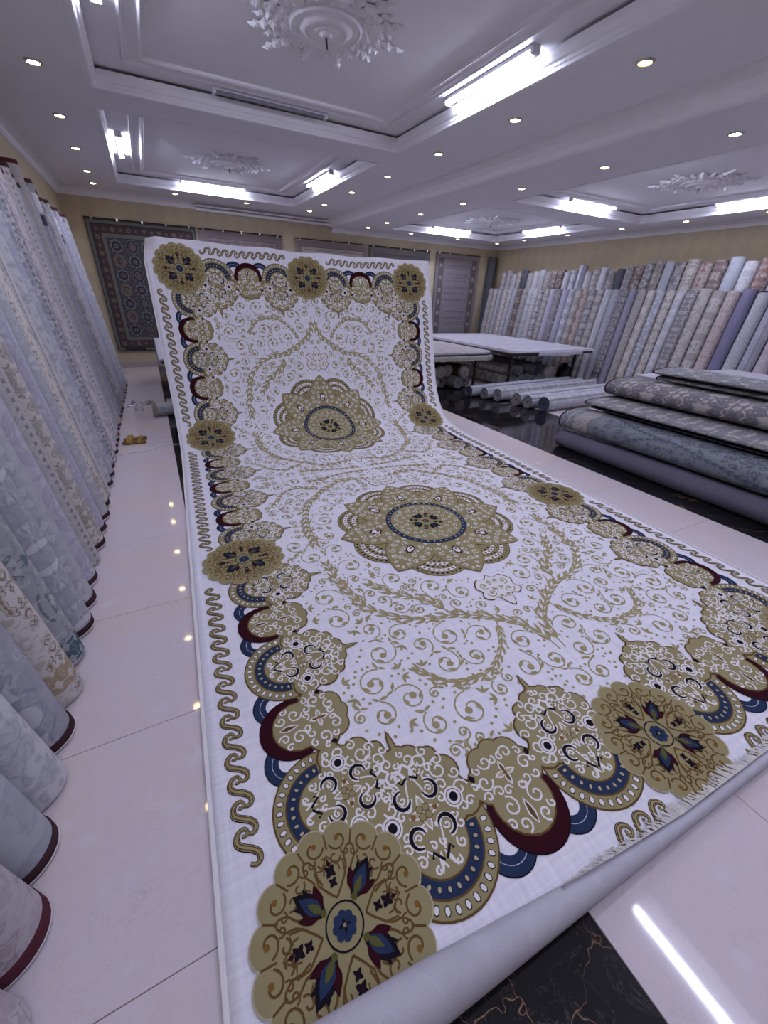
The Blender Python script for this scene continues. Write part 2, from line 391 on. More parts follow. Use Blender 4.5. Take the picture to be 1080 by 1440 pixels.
for c, z, nm in [(COF_A[1], ZA, 'large nearest left-bay coffer'), (COF_A[2], ZA, 'far left-bay coffer'), (COF_B[1], ZB, 'right-bay coffer nearer the camera'), (COF_B[2], ZB, 'far right-bay coffer'), (COF_A[0], ZA, 'left-bay coffer behind the camera'), (COF_B[0], ZB, 'right-bay coffer behind the camera')]:
    x0, x1, y0, y1 = c; zz = z+.15; cx, cy = (x0+x1)/2, (y0+y1)/2
    dk = c is COF_A[1]
    batten(cx, y1-.2, zz, 'x', ('unlit' if dk else 'lit')+' linear lamp along the far edge of the '+nm, not dk)
    batten(x1-.15, cy, zz, 'y', 'lit linear lamp along the right edge of the '+nm)
    batten(x0+.15, cy, zz, 'y', 'lit linear lamp along the left edge of the '+nm)

SPOT_RING = None
def downlight(x, y, z, label, warm=False):
    global SPOT_RING
    t = empty('downlight', (x, y, z))
    m = MB(); m.lathe([(.046, -.002), (.048, -.01), (.06, -.008), (.068, 0)], 20); m.build('trim_ring', M_CHROME, t)
    m = MB(); m.lathe([(0, -.014), (.02, -.013), (.04, -.008), (.047, -.002)], 16); m.build('lens', M_SPOTW if warm else M_SPOT, t)
    tag(t, label, 'spotlight', 'recessed ceiling spotlights')
rowsY = [2.85, 4.2, 5.55, 6.92, 8.27, 9.68]
for i, y in enumerate([1.5]+rowsY+[10.68]): downlight(-.45, y, ZA, 'round ceiling spotlight, %s from the camera in the row by the left wall' % ordinal(i+1))
for i, x in enumerate([.9, 2.26]): downlight(x, 10.66, ZA, 'round ceiling spotlight by the back wall, %s of two behind left coffer' % ('left' if i == 0 else 'right'))
for i, y in enumerate([1.5]+rowsY+[10.62]): downlight(3.63, y, ZA, 'round ceiling spotlight, %s in the row right of the left-bay coffers' % ordinal(i+1), y in (2.85, 6.92))
for i, y in enumerate([1.5]+rowsY+[10.65]): downlight(5.1, y, ZB, 'round ceiling spotlight, %s in the row just right of the ceiling step' % ordinal(i+1))
for i, x in enumerate([6.38, 7.87]): downlight(x, 10.75, ZB, 'round ceiling spotlight by the back wall, %s of two behind right coffer' % ('left' if i == 0 else 'right'))
for i, y in enumerate([2.85, 4.2, 5.5, 6.8, 8.2, 9.62, 10.68]): downlight(9.22, y, ZB, 'round ceiling spotlight, %s from the camera in the row by right wall' % ordinal(i+1))

# ------------------------------------------------------------------ flat drawing of pile motifs, mapped on a surface
class Art:
    """collects motif faces in pattern metres (s, t, height); build() lays them on a surface function"""
    n_art = 0
    def __init__(s): s.V = []; s.F = []; s.M = []; s.k = 0; Art.n_art += 1; s.id = Art.n_art*.6180339
    def add(s, pts, faces, col, h):
        s.k += 1; h = h+((s.id+s.k*.0223) % 1)*.45e-3     # no two faces share a plane
        b = len(s.V); s.V += [(p[0], p[1], h) for p in pts]; s.F += [tuple(i+b for i in f) for f in faces]; s.M += [col]*len(faces)
    def fan(s, c, out, col, h, rings=1):
        n = len(out); pts = [c]
        for r in range(1, rings+1):
            q = r/rings; pts += [(c[0]+(p[0]-c[0])*q, c[1]+(p[1]-c[1])*q) for p in out]
        F = [(0, 1+i, 1+(i+1) % n) for i in range(n)]
        for r in range(1, rings):
            a = 1+(r-1)*n; b = 1+r*n; F += [(a+i, b+i, b+(i+1) % n, a+(i+1) % n) for i in range(n)]
        s.add(pts, F, col, h)
    def disc(s, c, r, col, h, n=None, rings=None, ry=None, ang=0):
        n = n or max(8, min(40, int(r*220))); rings = rings or (1 if r < .07 else (3 if r < .2 else 8))
        ry = ry or r; ca, sa = math.cos(ang), math.sin(ang); P = []
        for i in range(n):
            a = 2*PI*i/n; x, y = r*math.cos(a), ry*math.sin(a); P.append((c[0]+x*ca-y*sa, c[1]+x*sa+y*ca))
        s.fan(c, P, col, h, rings)
    def strip(s, A, B, col, h):
        n = len(A); s.add(list(A)+list(B), [(i, i+1, n+i+1, n+i) for i in range(n-1)], col, h)
    def ring(s, c, r0, r1, col, h, n=36, a0=0, a1=2*PI, div=1):
        for k in range(div):
            q0 = r0+(r1-r0)*k/div; q1 = r0+(r1-r0)*(k+1)/div
            T = [a0+(a1-a0)*i/n for i in range(n+1)]
            s.strip([(c[0]+q0*math.cos(t), c[1]+q0*math.sin(t)) for t in T], [(c[0]+q1*math.cos(t), c[1]+q1*math.sin(t)) for t in T], col, h)
    def stroke(s, P, w, col, h, taper=None):
        A = []; B = []; n = len(P)
        for i, p in enumerate(P):
            a = P[max(0, i-1)]; b = P[min(n-1, i+1)]; dx, dy = b[0]-a[0], b[1]-a[1]; l = math.hypot(dx, dy) or 1
            k = w/2*(taper(i/(n-1)) if taper else 1)
            A.append((p[0]-dy/l*k, p[1]+dx/l*k)); B.append((p[0]+dy/l*k, p[1]-dx/l*k))
        s.strip(A, B, col, h)
    def leaf(s, p, ang, L, wd, col, h, bend=0.0):
        P = []
        for q, k in ((0, .1), (.18, .62), (.4, 1), (.65, .78), (.85, .38), (1, 0), (.85, -.38), (.65, -.78), (.4, -1), (.18, -.62), (0, -.1)):
            x = q*L; y = k*wd/2+bend*L*q*q; P.append((p[0]+x*math.cos(ang)-y*math.sin(ang), p[1]+x*math.sin(ang)+y*math.cos(ang)))
        c = ((P[2][0]+P[8][0])/2, (P[2][1]+P[8][1])/2); s.fan(c, P, col, h)
    def build(s, name, fn, mats, parent, mp=None, flip=False):
        if not s.V: return None
        A = np.array(s.V, dtype=float)
        if mp is not None: A[:, 0], A[:, 1] = mp(A[:, 0], A[:, 1])
        X = fn(A[:, 0], A[:, 1], A[:, 2])
        used = sorted(set(s.M)); rm = {u: i for i, u in enumerate(used)}
        F = [f[::-1] for f in s.F] if flip else s.F
        return link(name, mesh_data(name, X, F, [mats[u] for u in used], [rm[x] for x in s.M]), parent)

def spiral(c, r, a0, turns=1.25, sgn=1, n=16, r_end=.22):
    """points from the rim at angle a0 inwards"""
    return [(c[0]+r*(1-(1-r_end)*(i/n)**.8)*math.cos(a0+sgn*2*PI*turns*i/n), c[1]+r*(1-(1-r_end)*(i/n)**.8)*math.sin(a0+sgn*2*PI*turns*i/n)) for i in range(n+1)]
def catmull(P, n=10):
    Q = [P[0]]+list(P)+[P[-1]]; R = []
    for i in range(1, len(Q)-2):
        for k in range(n):
            t = k/n; a, b, c, d = Q[i-1], Q[i], Q[i+1], Q[i+2]
            R.append(tuple(.5*((2*b[j])+(-a[j]+c[j])*t+(2*a[j]-5*b[j]+4*c[j]-d[j])*t*t+(-a[j]+3*b[j]-3*c[j]+d[j])*t**3) for j in (0, 1)))
    R.append(tuple(Q[-2])); return R

def pile(name, c, var=.07):
    k = NT(name, .95, .08); n = k.noise(k.pos(), 260, 2)[0]; n2 = k.noise(k.pos(), 9, 3)[0]; cc = lin(c)
    a = tuple(x*(1-var) for x in cc[:3])+(1,); b = tuple(min(1, x*(1+var)) for x in cc[:3])+(1,)
    k.col(k.mix(k.math('ADD', k.math('MULTIPLY', n, .6), k.math('MULTIPLY', n2, .4)), a, b)); k.bump(n, .4, .0025); return k.m
def field_mat():
    k = NT('carpet_field', .95, .08); n = k.noise(k.pos(), 260, 2)[0]; s = k.sep(k.uv())
    st = k.noise(k.comb(k.math('MULTIPLY', s[0], 60.0), k.math('MULTIPLY', s[1], 2.0)), 1.0, 3)[0]
    st2 = k.noise(k.comb(k.math('MULTIPLY', s[0], 3.0), k.math('MULTIPLY', s[1], 70.0)), 1.0, 3)[0]
    f = k.math('ADD', k.math('MULTIPLY', st, .5), k.math('MULTIPLY', st2, .5))
    k.col(k.mix(k.ramp(f, .35, .65), lin((214, 212, 222)), lin((232, 230, 238)))); k.bump(n, .3, .002); return k.m
PM = {'T': pile('pile_tan', (144, 134, 98)), 'B': pile('pile_brown', (94, 72, 40)), 'W': pile('pile_white', (224, 220, 222)), 'K': pile('pile_black', (26, 22, 30)),
      'N': pile('pile_navy', (40, 53, 80)), 'R': pile('pile_burgundy', (50, 15, 24)), 'O': pile('pile_olive', (156, 145, 106)), 'G': pile('pile_green', (84, 86, 44)),
      'F': field_mat(), 'L': pile('pile_pale_tan', (176, 164, 138)), 'C': pile('pile_ochre', (122, 88, 44))}

# ------------------------------------------------------------------ the large carpet
CW, CT = 3.68, 7.26
TH = math.atan(.045); CU = (math.sin(TH), math.cos(TH)); CV = (math.cos(TH), -math.sin(TH)); CO = (-.197, .138)
_kn = [(0, .0), (2.5, 0), (4.0, 0), (4.4, .004), (4.72, .035), (5.0, .14), (5.27, .47), (5.49, 1.11), (5.66, 1.68), (5.80, 2.10), (5.85, 2.26), (5.9, 2.4)]
_pp = np.array(catmull(_kn, 14)); _pl = np.r_[0, np.cumsum(np.hypot(*np.diff(_pp, axis=0).T))]
BASE = .014
def carpet(s, t, h):
    s = np.asarray(s, float); t = np.asarray(t, float); h = np.asarray(h, float)
    d = np.interp(t, _pl, _pp[:, 0]); z = np.interp(t, _pl, _pp[:, 1])
    e = .03; tx = np.interp(t+e, _pl, _pp[:, 0])-np.interp(t-e, _pl, _pp[:, 0]); tz = np.interp(t+e, _pl, _pp[:, 1])-np.interp(t-e, _pl, _pp[:, 1])
    tx = np.where(t < .05, 1, tx); tz = np.where(t < .05, 0, tz)
    l = np.hypot(tx, tz); nx, nz = -tz/l, tx/l
    hang = np.clip((t-5.3)/1.8, 0, 1)
    wob = hang*(.018*np.sin(s*3.1+.6)+.010*np.sin(s*7.3+t*1.3))
    sag = -np.clip((t-6.4)/.86, 0, 1)*(.030*np.sin(PI*(s/CW))*(1+.3*np.sin(s*8)))-.03*np.clip((t-6.2), 0, 1)*(s/CW)
    cl = np.clip((.16-s)/.16, 0, 1)*np.clip((t-7.0)/.26, 0, 1)
    d = d+(nx)*(h+BASE)+wob+cl*.16; z = z+nz*(h+BASE)+sag-cl*.02
    s2 = s+hang*.0+cl*.05
    return np.stack([CO[0]+s2*CV[0]+d*CU[0], CO[1]+s2*CV[1]+d*CU[1], z], 1)

ns, nt = 74, 150
S, Tt = np.meshgrid(np.linspace(0, CW, ns), np.concatenate([np.linspace(.05, 4, 60), np.linspace(4, CT, nt-59)[1:]])); S, Tt = S.ravel(), Tt.ravel(); ntt = len(S)//ns
top = carpet(S, Tt, 0*S); bot = carpet(S, Tt, 0*S-.010)
V = list(top)+list(bot); nV = len(top); F = []; MI = []
for j in range(ntt-1):
    for i in range(ns-1):
        a = j*ns+i; F.append((a, a+1, a+ns+1, a+ns)); MI.append(0)
        F.append((nV+a, nV+a+ns, nV+a+ns+1, nV+a+1)); MI.append(1)
for j in range(ntt-1):
    a = j*ns; F.append((a, a+ns, nV+a+ns, nV+a)); MI.append(2); a += ns-1; F.append((a+ns, a, nV+a, nV+a+ns)); MI.append(2)
for i in range(ns-1):
    a = (ntt-1)*ns+i; F.append((a, a+1, nV+a+1, nV+a)); MI.append(1); F.append((i+1, i, nV+i, nV+i+1)); MI.append(1)
CAR = link('carpet', mesh_data('carpet', V, F, [PM['F'], M_BACKCLOTH, PM['W']], MI, list(zip(S, Tt))*2, True))
tag(CAR, 'huge white carpet with tan medallions and scalloped border spread across the floor and hung up', 'carpet')
H1, HS = .0012, .0007                                # pile relief: first layer and step
def hh(k): return H1+HS*k
def onc(art, name, parent=CAR, mp=None, flip=False): return art.build(name, carpet, PM, parent, mp, flip)

# ---- rosettes
def draw_rosette(c, R, ring_only=False):
    A = Art(); P = []; n = 160
    for i in range(n):
        a = 2*PI*i/n; q = abs(math.sin(8*a+.3)); P.append((c[0]+R*(.90+.10*q**.6)*math.cos(a), c[1]+R*(.90+.10*q**.6)*math.sin(a)))
    O = [(c[0]+(p[0]-c[0])*1.018, c[1]+(p[1]-c[1])*1.018) for p in P]
    A.fan(c, O, 'L', hh(8), 9); A.fan(c, P, 'T', hh(9), 9)
    k = R/.27; L = hh(10)
    def pt(r, a): return (c[0]+r*k*math.cos(a), c[1]+r*k*math.sin(a))
    for i in range(16):
        a = 2*PI*(i+.5)/16-.0375; s = 1 if i % 2 else -1
        A.stroke(spiral(pt(.218, a), .034*k, a+s*1.9, .95, s, 14), .0065*k, 'B', L); A.disc(pt(.224, a+s*.02), .009*k, 'C', L+HS, 8)
        A.stroke(spiral(pt(.172, a+s*.09), .022*k, a-s*1.6, .85, -s, 10), .006*k, 'B', L)
        A.stroke(spiral(pt(.185, a-s*.13), .017*k, a+s*1.2, .75, s, 9), .0055*k, 'B', L)
        A.stroke([pt(.118, a-s*.12), pt(.145, a-s*.14), pt(.175, a-s*.09), pt(.197, a-s*.14), pt(.205, a-s*.19)], .0065*k, 'B', L)
        A.stroke([pt(.198, a-PI/16), pt(.225, a-PI/16), pt(.243, a-PI/16)], .006*k, 'B', L)
        A.stroke([pt(.135, a), pt(.155, a+s*.05), pt(.165, a+s*.16), pt(.15, a+s*.22)], .0055*k, 'B', L)
    for i in range(4):                               # small diamond frames with two dark flowers
        a = i*PI/2
        fr = [pt(.068, a), pt(.09, a+.22), pt(.125, a+.36), pt(.162, a+.30), pt(.152, a+.16), pt(.182, a), pt(.152, a-.16), pt(.162, a-.30), pt(.125, a-.36), pt(.09, a-.22), pt(.068, a)]
        A.stroke(fr, .0065*k, 'B', L)
        for r, sz in ((.108, .013), (.138, .017)):
            p = pt(r, a)
            for q in range(4): A.leaf(p, a+q*PI/2+PI/4, sz*1.25*k, sz*.9*k, 'K', L+HS)
            A.disc(p, sz*.3*k, 'R', L+2*HS, 8)
        A.leaf(pt(.150, a), a, .02*k, .012*k, 'R', L+HS)
    for i in range(4):                               # tulip buds on the diagonals
        a = PI/4+i*PI/2
        A.leaf(pt(.062, a), a, .115*k, .066*k, 'K', L+HS)
        for s in (-1, 1): A.leaf(pt(.078, a+s*.06), a+s*.66, .068*k, .032*k, 'R', L+2*HS)
        for s in (-1, 1): A.leaf(pt(.118, a+s*.04), a+s*.5, .046*k, .02*k, 'K', L+2*HS)
        A.leaf(pt(.072, a), a, .084*k, .042*k, 'N', L+3*HS); A.leaf(pt(.074, a), a, .052*k, .022*k, 'G', L+4*HS)
        A.disc(pt(.07, a), .010*k, 'G', L+3*HS, 8)
    A.ring(c, .053*k, .058*k, 'K', L+HS, 36)
    for q in range(8): A.disc(pt(.025, q*PI/4), .0125*k, 'N', L+2*HS, 10)
    A.disc(c, .024*k, 'N', L+3*HS, 16, 1)
    for q in range(4): A.leaf(c, q*PI/2, .02*k, .009*k, 'K', L+4*HS)
    A.disc(c, .005*k, 'T', L+5*HS, 8)
    return A
MG = .35; B0, B1 = MG-.035, CT-MG+.03                # corner rosette centres along t
S1, S2 = 2.37, 4.95
ROS = [(MG, B0), (CW/2, B0), (CW-MG, B0), (MG, S1), (CW-MG, S1), (MG, S2), (CW-MG, S2), (MG, B1), (CW/2, B1), (CW-MG, B1)]
for c in ROS: onc(draw_rosette(c, .275), 'rosette')

# ---- border units in local (a along, b inward)
def own_zone(p, side):
    d = (p[0], CW-p[0], p[1]-T0_, CT+.03-p[1]); return d[side] <= min(d)+.012
T0_ = B0-MG
def white_scrolls(A, mp, items, w=.0072, h=hh(6.3), col='W', side=None):
    for (x, y, r, a0, tn, sg) in items:
        if side is not None and not own_zone(mp(x, y), side): continue
        A.stroke([mp(*p) for p in spiral((x, y), r, a0, tn, sg, 12)], w, col, h)
def arch_unit(mp, k=1.0, side=0):
    A = Art()
    def m(a, b): return mp(a*k, .2+(b-.2)*k)
    def disc(a, b, r, col, h, **q): A.disc(m(a, b), r*k, col, h, **q)
    cb = .405
    disc(0, cb, .200, 'B', hh(1), n=40); disc(0, cb, .194, 'T', hh(2), n=40)
    def ringl(r0, r1, col, h):
        T = [PI+PI*i/28 for i in range(29)]
        A.strip([m(r0*math.cos(t), cb+r0*math.sin(t)) for t in T], [m(r1*math.cos(t), cb+r1*math.sin(t)) for t in T], col, h)
    ringl(.148, .154, 'B', hh(3)); ringl(.108, .148, 'N', hh(3)); ringl(.103, .108, 'B', hh(3))
    for i in range(17):
        t = PI+PI*(i+.5)/17; p = m(.174*math.cos(t), cb+.174*math.sin(t)); q = m(.19*math.cos(t), cb+.19*math.sin(t)); an = math.atan2(q[1]-p[1], q[0]-p[0])
        A.disc(p, .0135*k, 'K', hh(3), 10, 1, .0095*k, an); A.disc(p, .0105*k, 'W', hh(4), 10, 1, .007*k, an)
    for i in range(13):
        t = PI+PI*(i+.5)/13; p = m(.128*math.cos(t), cb+.128*math.sin(t)); q = m(.19*math.cos(t), cb+.19*math.sin(t)); an = math.atan2(q[1]-p[1], q[0]-p[0])
        A.disc(p, .0105*k, 'K', hh(4), 10, 1, .0075*k, an); A.disc(p, .008*k, 'L', hh(5), 8, 1, .0055*k, an)
    lob = [(0, .46, .105), (.09, .50, .09), (-.09, .50, .09), (.15, .47, .055), (-.15, .47, .055), (.135, .575, .052), (-.135, .575, .052), (.075, .625, .06), (-.075, .625, .06), (0, .60, .085), (0, .68, .042), (.11, .645, .03), (-.11, .645, .03), (.04, .67, .04), (-.04, .67, .04)]
    for x, y, r in lob: disc(x, y, r+.007, 'B', hh(4), n=20)
    for x, y, r in lob: disc(x, y, r, 'T', hh(5), n=20)
    disc(0, cb, .1025, 'T', hh(5.6), n=36)
    A.leaf(m(0, .69), math.atan2(m(0, .8)[1]-m(0, .69)[1], m(0, .8)[0]-m(0, .69)[0]), .11*k, .03*k, 'B', hh(4)); A.leaf(m(0, .70), math.atan2(m(0, .8)[1]-m(0, .69)[1], m(0, .8)[0]-m(0, .69)[0]), .085*k, .018*k, 'T', hh(5))
    it = []
    for s in (-1, 1):
        it += [(s*.165, .555, .024, 0, 1.1, s), (s*.128, .62, .024, 2, 1.1, -s), (s*.095, .668, .022, 1, 1, s), (s*.165, .45, .02, 3, 1, s), (s*.085, .605, .02, 3, 1, s), (s*.075, .50, .018, 2, 1, -s), (s*.098, .41, .018, 1, 1, s), (s*.012, .69, .016, 1, 1, s),
               (s*.072, .365, .019, 1, 1.1, s), (s*.035, .328, .013, 2, 1, -s), (s*.088, .44, .016, 3, 1, -s), (s*.018, .39, .014, 1, 1, s), (s*.022, .44, .013, 2, 1, -s),
               (s*.115, .585, .040, PI/2, 1.2, s), (s*.066, .635, .034, 0 if s < 0 else PI, 1.1, -s), (s*.155, .50, .033, PI, 1.1, s), (s*.10, .535, .026, 0, 1, -s),
               (s*.028, .66, .026, -PI/2, 1.0, s), (s*.065, .58, .022, PI/2, 1, s), (s*.135, .445, .024, 0, 1, -s), (s*.035, .615, .02, PI, 1, -s)]
    white_scrolls(A, m, it, side=side)
    for s in (-1, 1):                                # black C scrolls with white echo
        for y, f in ((.425, 1), (.545, -1)):
            if not own_zone(m(s*.07, y), side): continue
            pts = [(s*(.052+.027*math.cos(t)), y+f*.029*math.sin(t)) for t in [PI*(-.55+1.5*i/11) for i in range(12)]]
            A.stroke([m(*p) for p in pts], .0175*k, 'W', hh(6.4)); A.stroke([m(*p) for p in pts], .0095*k, 'K', hh(7.1), lambda q: .45+1.0*math.sin(PI*q)); A.stroke([m(*p) for p in spiral((s*.052, y), .014, 0, 1, s*f, 9)], .006*k, 'W', hh(6.4))
            A.stroke([m(s*.012, y-f*.055), m(s*.022, y-f*.03), m(s*.03, y)], .006*k, 'W', hh(6))
        A.stroke([m(s*.004, .345), m(s*.03, .375), m(s*.038, .36)], .009*k, 'K', hh(7)); A.stroke([m(s*.006, .605), m(s*.03, .59), m(s*.038, .602)], .009*k, 'K', hh(7))
        A.stroke([m(s*.004, .325), m(s*.02, .36), m(s*.045, .385), m(s*.052, .37)], .006*k, 'W', hh(6))
        A.stroke([m(0, .655), m(s*.018, .635), m(s*.045, .64), m(s*.05, .625)], .011*k, 'W', hh(6))
        c = m(s*.118, .485)
        if not own_zone(c, side): continue
                                                     # white eye with black dot
        A.disc(c, .034*k, 'W', hh(6.5), 20, 1); A.ring(c, .024*k, .027*k, 'B', hh(7.2), 20); A.disc(c, .0155*k, 'K', hh(7.2), 14, 1)
    for s in (-1, 1):
        for y, sg in ((.34, -1), (.62, 1)): A.leaf(m(s*.006, y-sg*.03), math.atan2(m(s*.02, y+sg*.05)[1]-m(0, y)[1], m(s*.02, y+sg*.05)[0]-m(0, y)[0]), .06*k, .014*k, 'W', hh(6.6))
    cc = m(0, .485); base = math.atan2(m(0, 1)[1]-cc[1], m(0, 1)[0]-cc[0])
    for q in range(4): A.leaf(cc, base+q*PI/2, .058*k, .03*k, 'W', hh(6)); A.leaf(cc, base+q*PI/2, .048*k, .02*k, 'L', hh(7))
    for q in range(4): A.disc((cc[0]+.017*k*math.cos(base+PI/4+q*PI/2), cc[1]+.017*k*math.sin(base+PI/4+q*PI/2)), .0135*k, 'B', hh(7.4), 10, 1); A.disc((cc[0]+.017*k*math.cos(base+PI/4+q*PI/2), cc[1]+.017*k*math.sin(base+PI/4+q*PI/2)), .011*k, 'T', hh(8), 10, 1)
    for q in (0, 2): A.disc((cc[0]+.042*k*math.cos(base+PI/2+q*PI/2), cc[1]+.042*k*math.sin(base+PI/2+q*PI/2)), .009*k, 'C', hh(8), 8, 1)
    return A
def crescent_unit(mp, k=1.0, side=0):
    A = Art()
    def m(a, b): return mp(a*k, .2+(b-.2)*k)
    for s in (-1, 1):                                # blue double arcs looking out at both sides
        A.ring(m(s*.135, .31), .068*k, .094*k, 'N', hh(0), 30); A.ring(m(s*.135, .31), .094*k, .098*k, 'K', hh(0), 30); A.ring(m(s*.135, .31), .042*k, .066*k, 'N', hh(0), 24)
    A.disc(m(0, .36), .143*k, 'K', hh(1), n=36); A.disc(m(0, .36), .139*k, 'R', hh(2), n=36)
    lob = [(0, .385, .11), (0, .46, .10), (.085, .47, .065), (-.085, .47, .065), (.055, .535, .055), (-.055, .535, .055), (0, .56, .045)]
    for x, y, r in lob: A.disc(m(x, y), (r+.006)*k, 'B', hh(3), n=22)
    for x, y, r in lob: A.disc(m(x, y), r*k, 'T', hh(4.5), n=22)
    it = []
    for s in (-1, 1): it += [(s*.02, .53, .018, 2, 1, s), (s*.095, .52, .018, 1, 1, -s), (s*.028, .42, .02, 3, 1, -s), (s*.085, .33, .018, 1, 1, s), (s*.135, .475, .014, 1, 1, s), (s*.055, .375, .036, PI/2, 1.2, s), (s*.045, .315, .026, -PI/2, 1.1, -s), (s*.092, .475, .034, PI, 1.15, s), (s*.05, .535, .03, 0, 1.1, -s), (s*.06, .43, .024, 0, 1, s), (s*.105, .43, .02, 0, 1, s)]
    white_scrolls(A, m, it)
    up = math.atan2(m(0, 1)[1]-m(0, 0)[1], m(0, 1)[0]-m(0, 0)[0])
    A.leaf(m(0, .30), up, .085*k, .03*k, 'W', hh(5.5)); A.leaf(m(0, .305), up, .07*k, .018*k, 'B', hh(6))
    for q in range(4): A.leaf(m(0, .475), up+q*PI/2, .045*k, .024*k, 'W', hh(5.5)); A.leaf(m(0, .475), up+q*PI/2, .036*k, .014*k, 'L' if q % 2 else 'B', hh(6))
    A.disc(m(0, .475), .008*k, 'C', hh(7), 8)
    for s in (-1, 1): A.leaf(m(s*.125, .49), up+s*.2, .03*k, .022*k, 'K', hh(6)); A.disc(m(s*.12, .475), .007*k, 'W', hh(7), 8)
    return A
def side_maps():
    yield (lambda a0: (lambda a, b: (b, a0+a))), 't', 0
    yield (lambda a0: (lambda a, b: (CW-b, a0-a))), 't', 1
    yield (lambda a0: (lambda a, b: (a0-a, B0-MG+b))), 's', 2
    yield (lambda a0: (lambda a, b: (a0+a, CT+.03-b))), 's', 3
for mk, ax, fl in side_maps():
    spans = [(B0, S1, 6), (S1, S2, 8), (S2, B1, 6)] if ax == 't' else [(MG, CW/2, 4), (CW/2, CW-MG, 4)]
    for a, b, n in spans:
        e = (b-a)/n
        for i in range(1, n):
            mp = mk(a+e*i); k = min(1.12, e/.338)
            if i % 2: onc(arch_unit(mp, k, fl), 'arch_motif', flip=True)
            else: onc(crescent_unit(mp, k, fl), 'crescent_motif', flip=True)
# corner fillers inside each corner rosette
for sx in (0, 1):
    for sy in (0, 1):
        A = Art()
        def mp(a, b): return (a if not sx else CW-a, (B0-MG+b) if not sy else CT+.03-b)
        lob = [(.60, .60, .075), (.55, .66, .05), (.66, .55, .05), (.50, .58, .08), (.58, .50, .08)]
        for x, y, r in lob: A.disc(mp(x, y), r+.007, 'B', hh(4))
        for x, y, r in lob: A.disc(mp(x, y), r, 'T', hh(5))
        white_scrolls(A, mp, [(.62, .62, .036, 0, 1.2, 1), (.55, .675, .024, 1, 1.1, -1), (.675, .55, .024, 2, 1.1, 1)])
        onc(A, 'corner_scroll', flip=True)

# ---- running wave border
def wave(P0, P1, clear, n):
    """running-dog wave from P0 to P1, leaving out the stretches in clear"""
    L = math.hypot(P1[0]-P0[0], P1[1]-P0[1]); ux, uy = (P1[0]-P0[0])/L, (P1[1]-P0[1])/L; p = L/n
    runs = []; A = None
    one = catmull([(.10, .000), (.00, -.020), (.10, -.034), (.32, -.032), (.52, -.012), (.66, .012), (.82, .030), (1.02, .033), (1.22, .022), (1.26, .004), (1.12, -.006), (1.00, .004), (1.06, .014)], 3)
    for k in range(n):
        if any(c0 < (k+.5)*p < c1 for c0, c1 in clear): A = None; continue
        if A is None: A = Art(); runs.append(A)
        r = [(P0[0]+ux*(k+f)*p-uy*b, P0[1]+uy*(k+f)*p+ux*b) for f, b in one]
        tp = lambda q: .55+.55*math.sin(PI*min(1, q*1.25))
        A.stroke(r, .023, 'K', hh(0), tp); A.stroke(r, .0175, 'L', hh(1), tp); A.stroke(r, .0145, 'B', hh(2), tp); A.stroke(r, .0065, 'O', hh(3), tp)
    return runs
rc = lambda ts: [(t-.25, t+.25) for t in ts]
wb = .115
for w_ in [wave((s0, .10), (s0, CT-.1), rc([t-.10 for t in (B0, S1, S2, B1)]), 74) for s0 in (wb, CW-wb)]+[wave((wb, CT-.1), (CW-wb, CT-.1), rc([MG-wb, CW/2-wb, CW-MG-wb]), 36), wave((1.27, .112), (1.27+.285, .112), [], 3), wave((CW-1.55, .112), (CW-1.27, .112), [], 3)]:
    for A in w_: onc(A, 'wave_border', flip=True)
for s0 in (.008, CW-.008):
    A = Art(); A.stroke([(s0, .05+(CT-.06)*i/160) for i in range(161)], .016, 'W', hh(2)); onc(A, 'selvedge_cord')

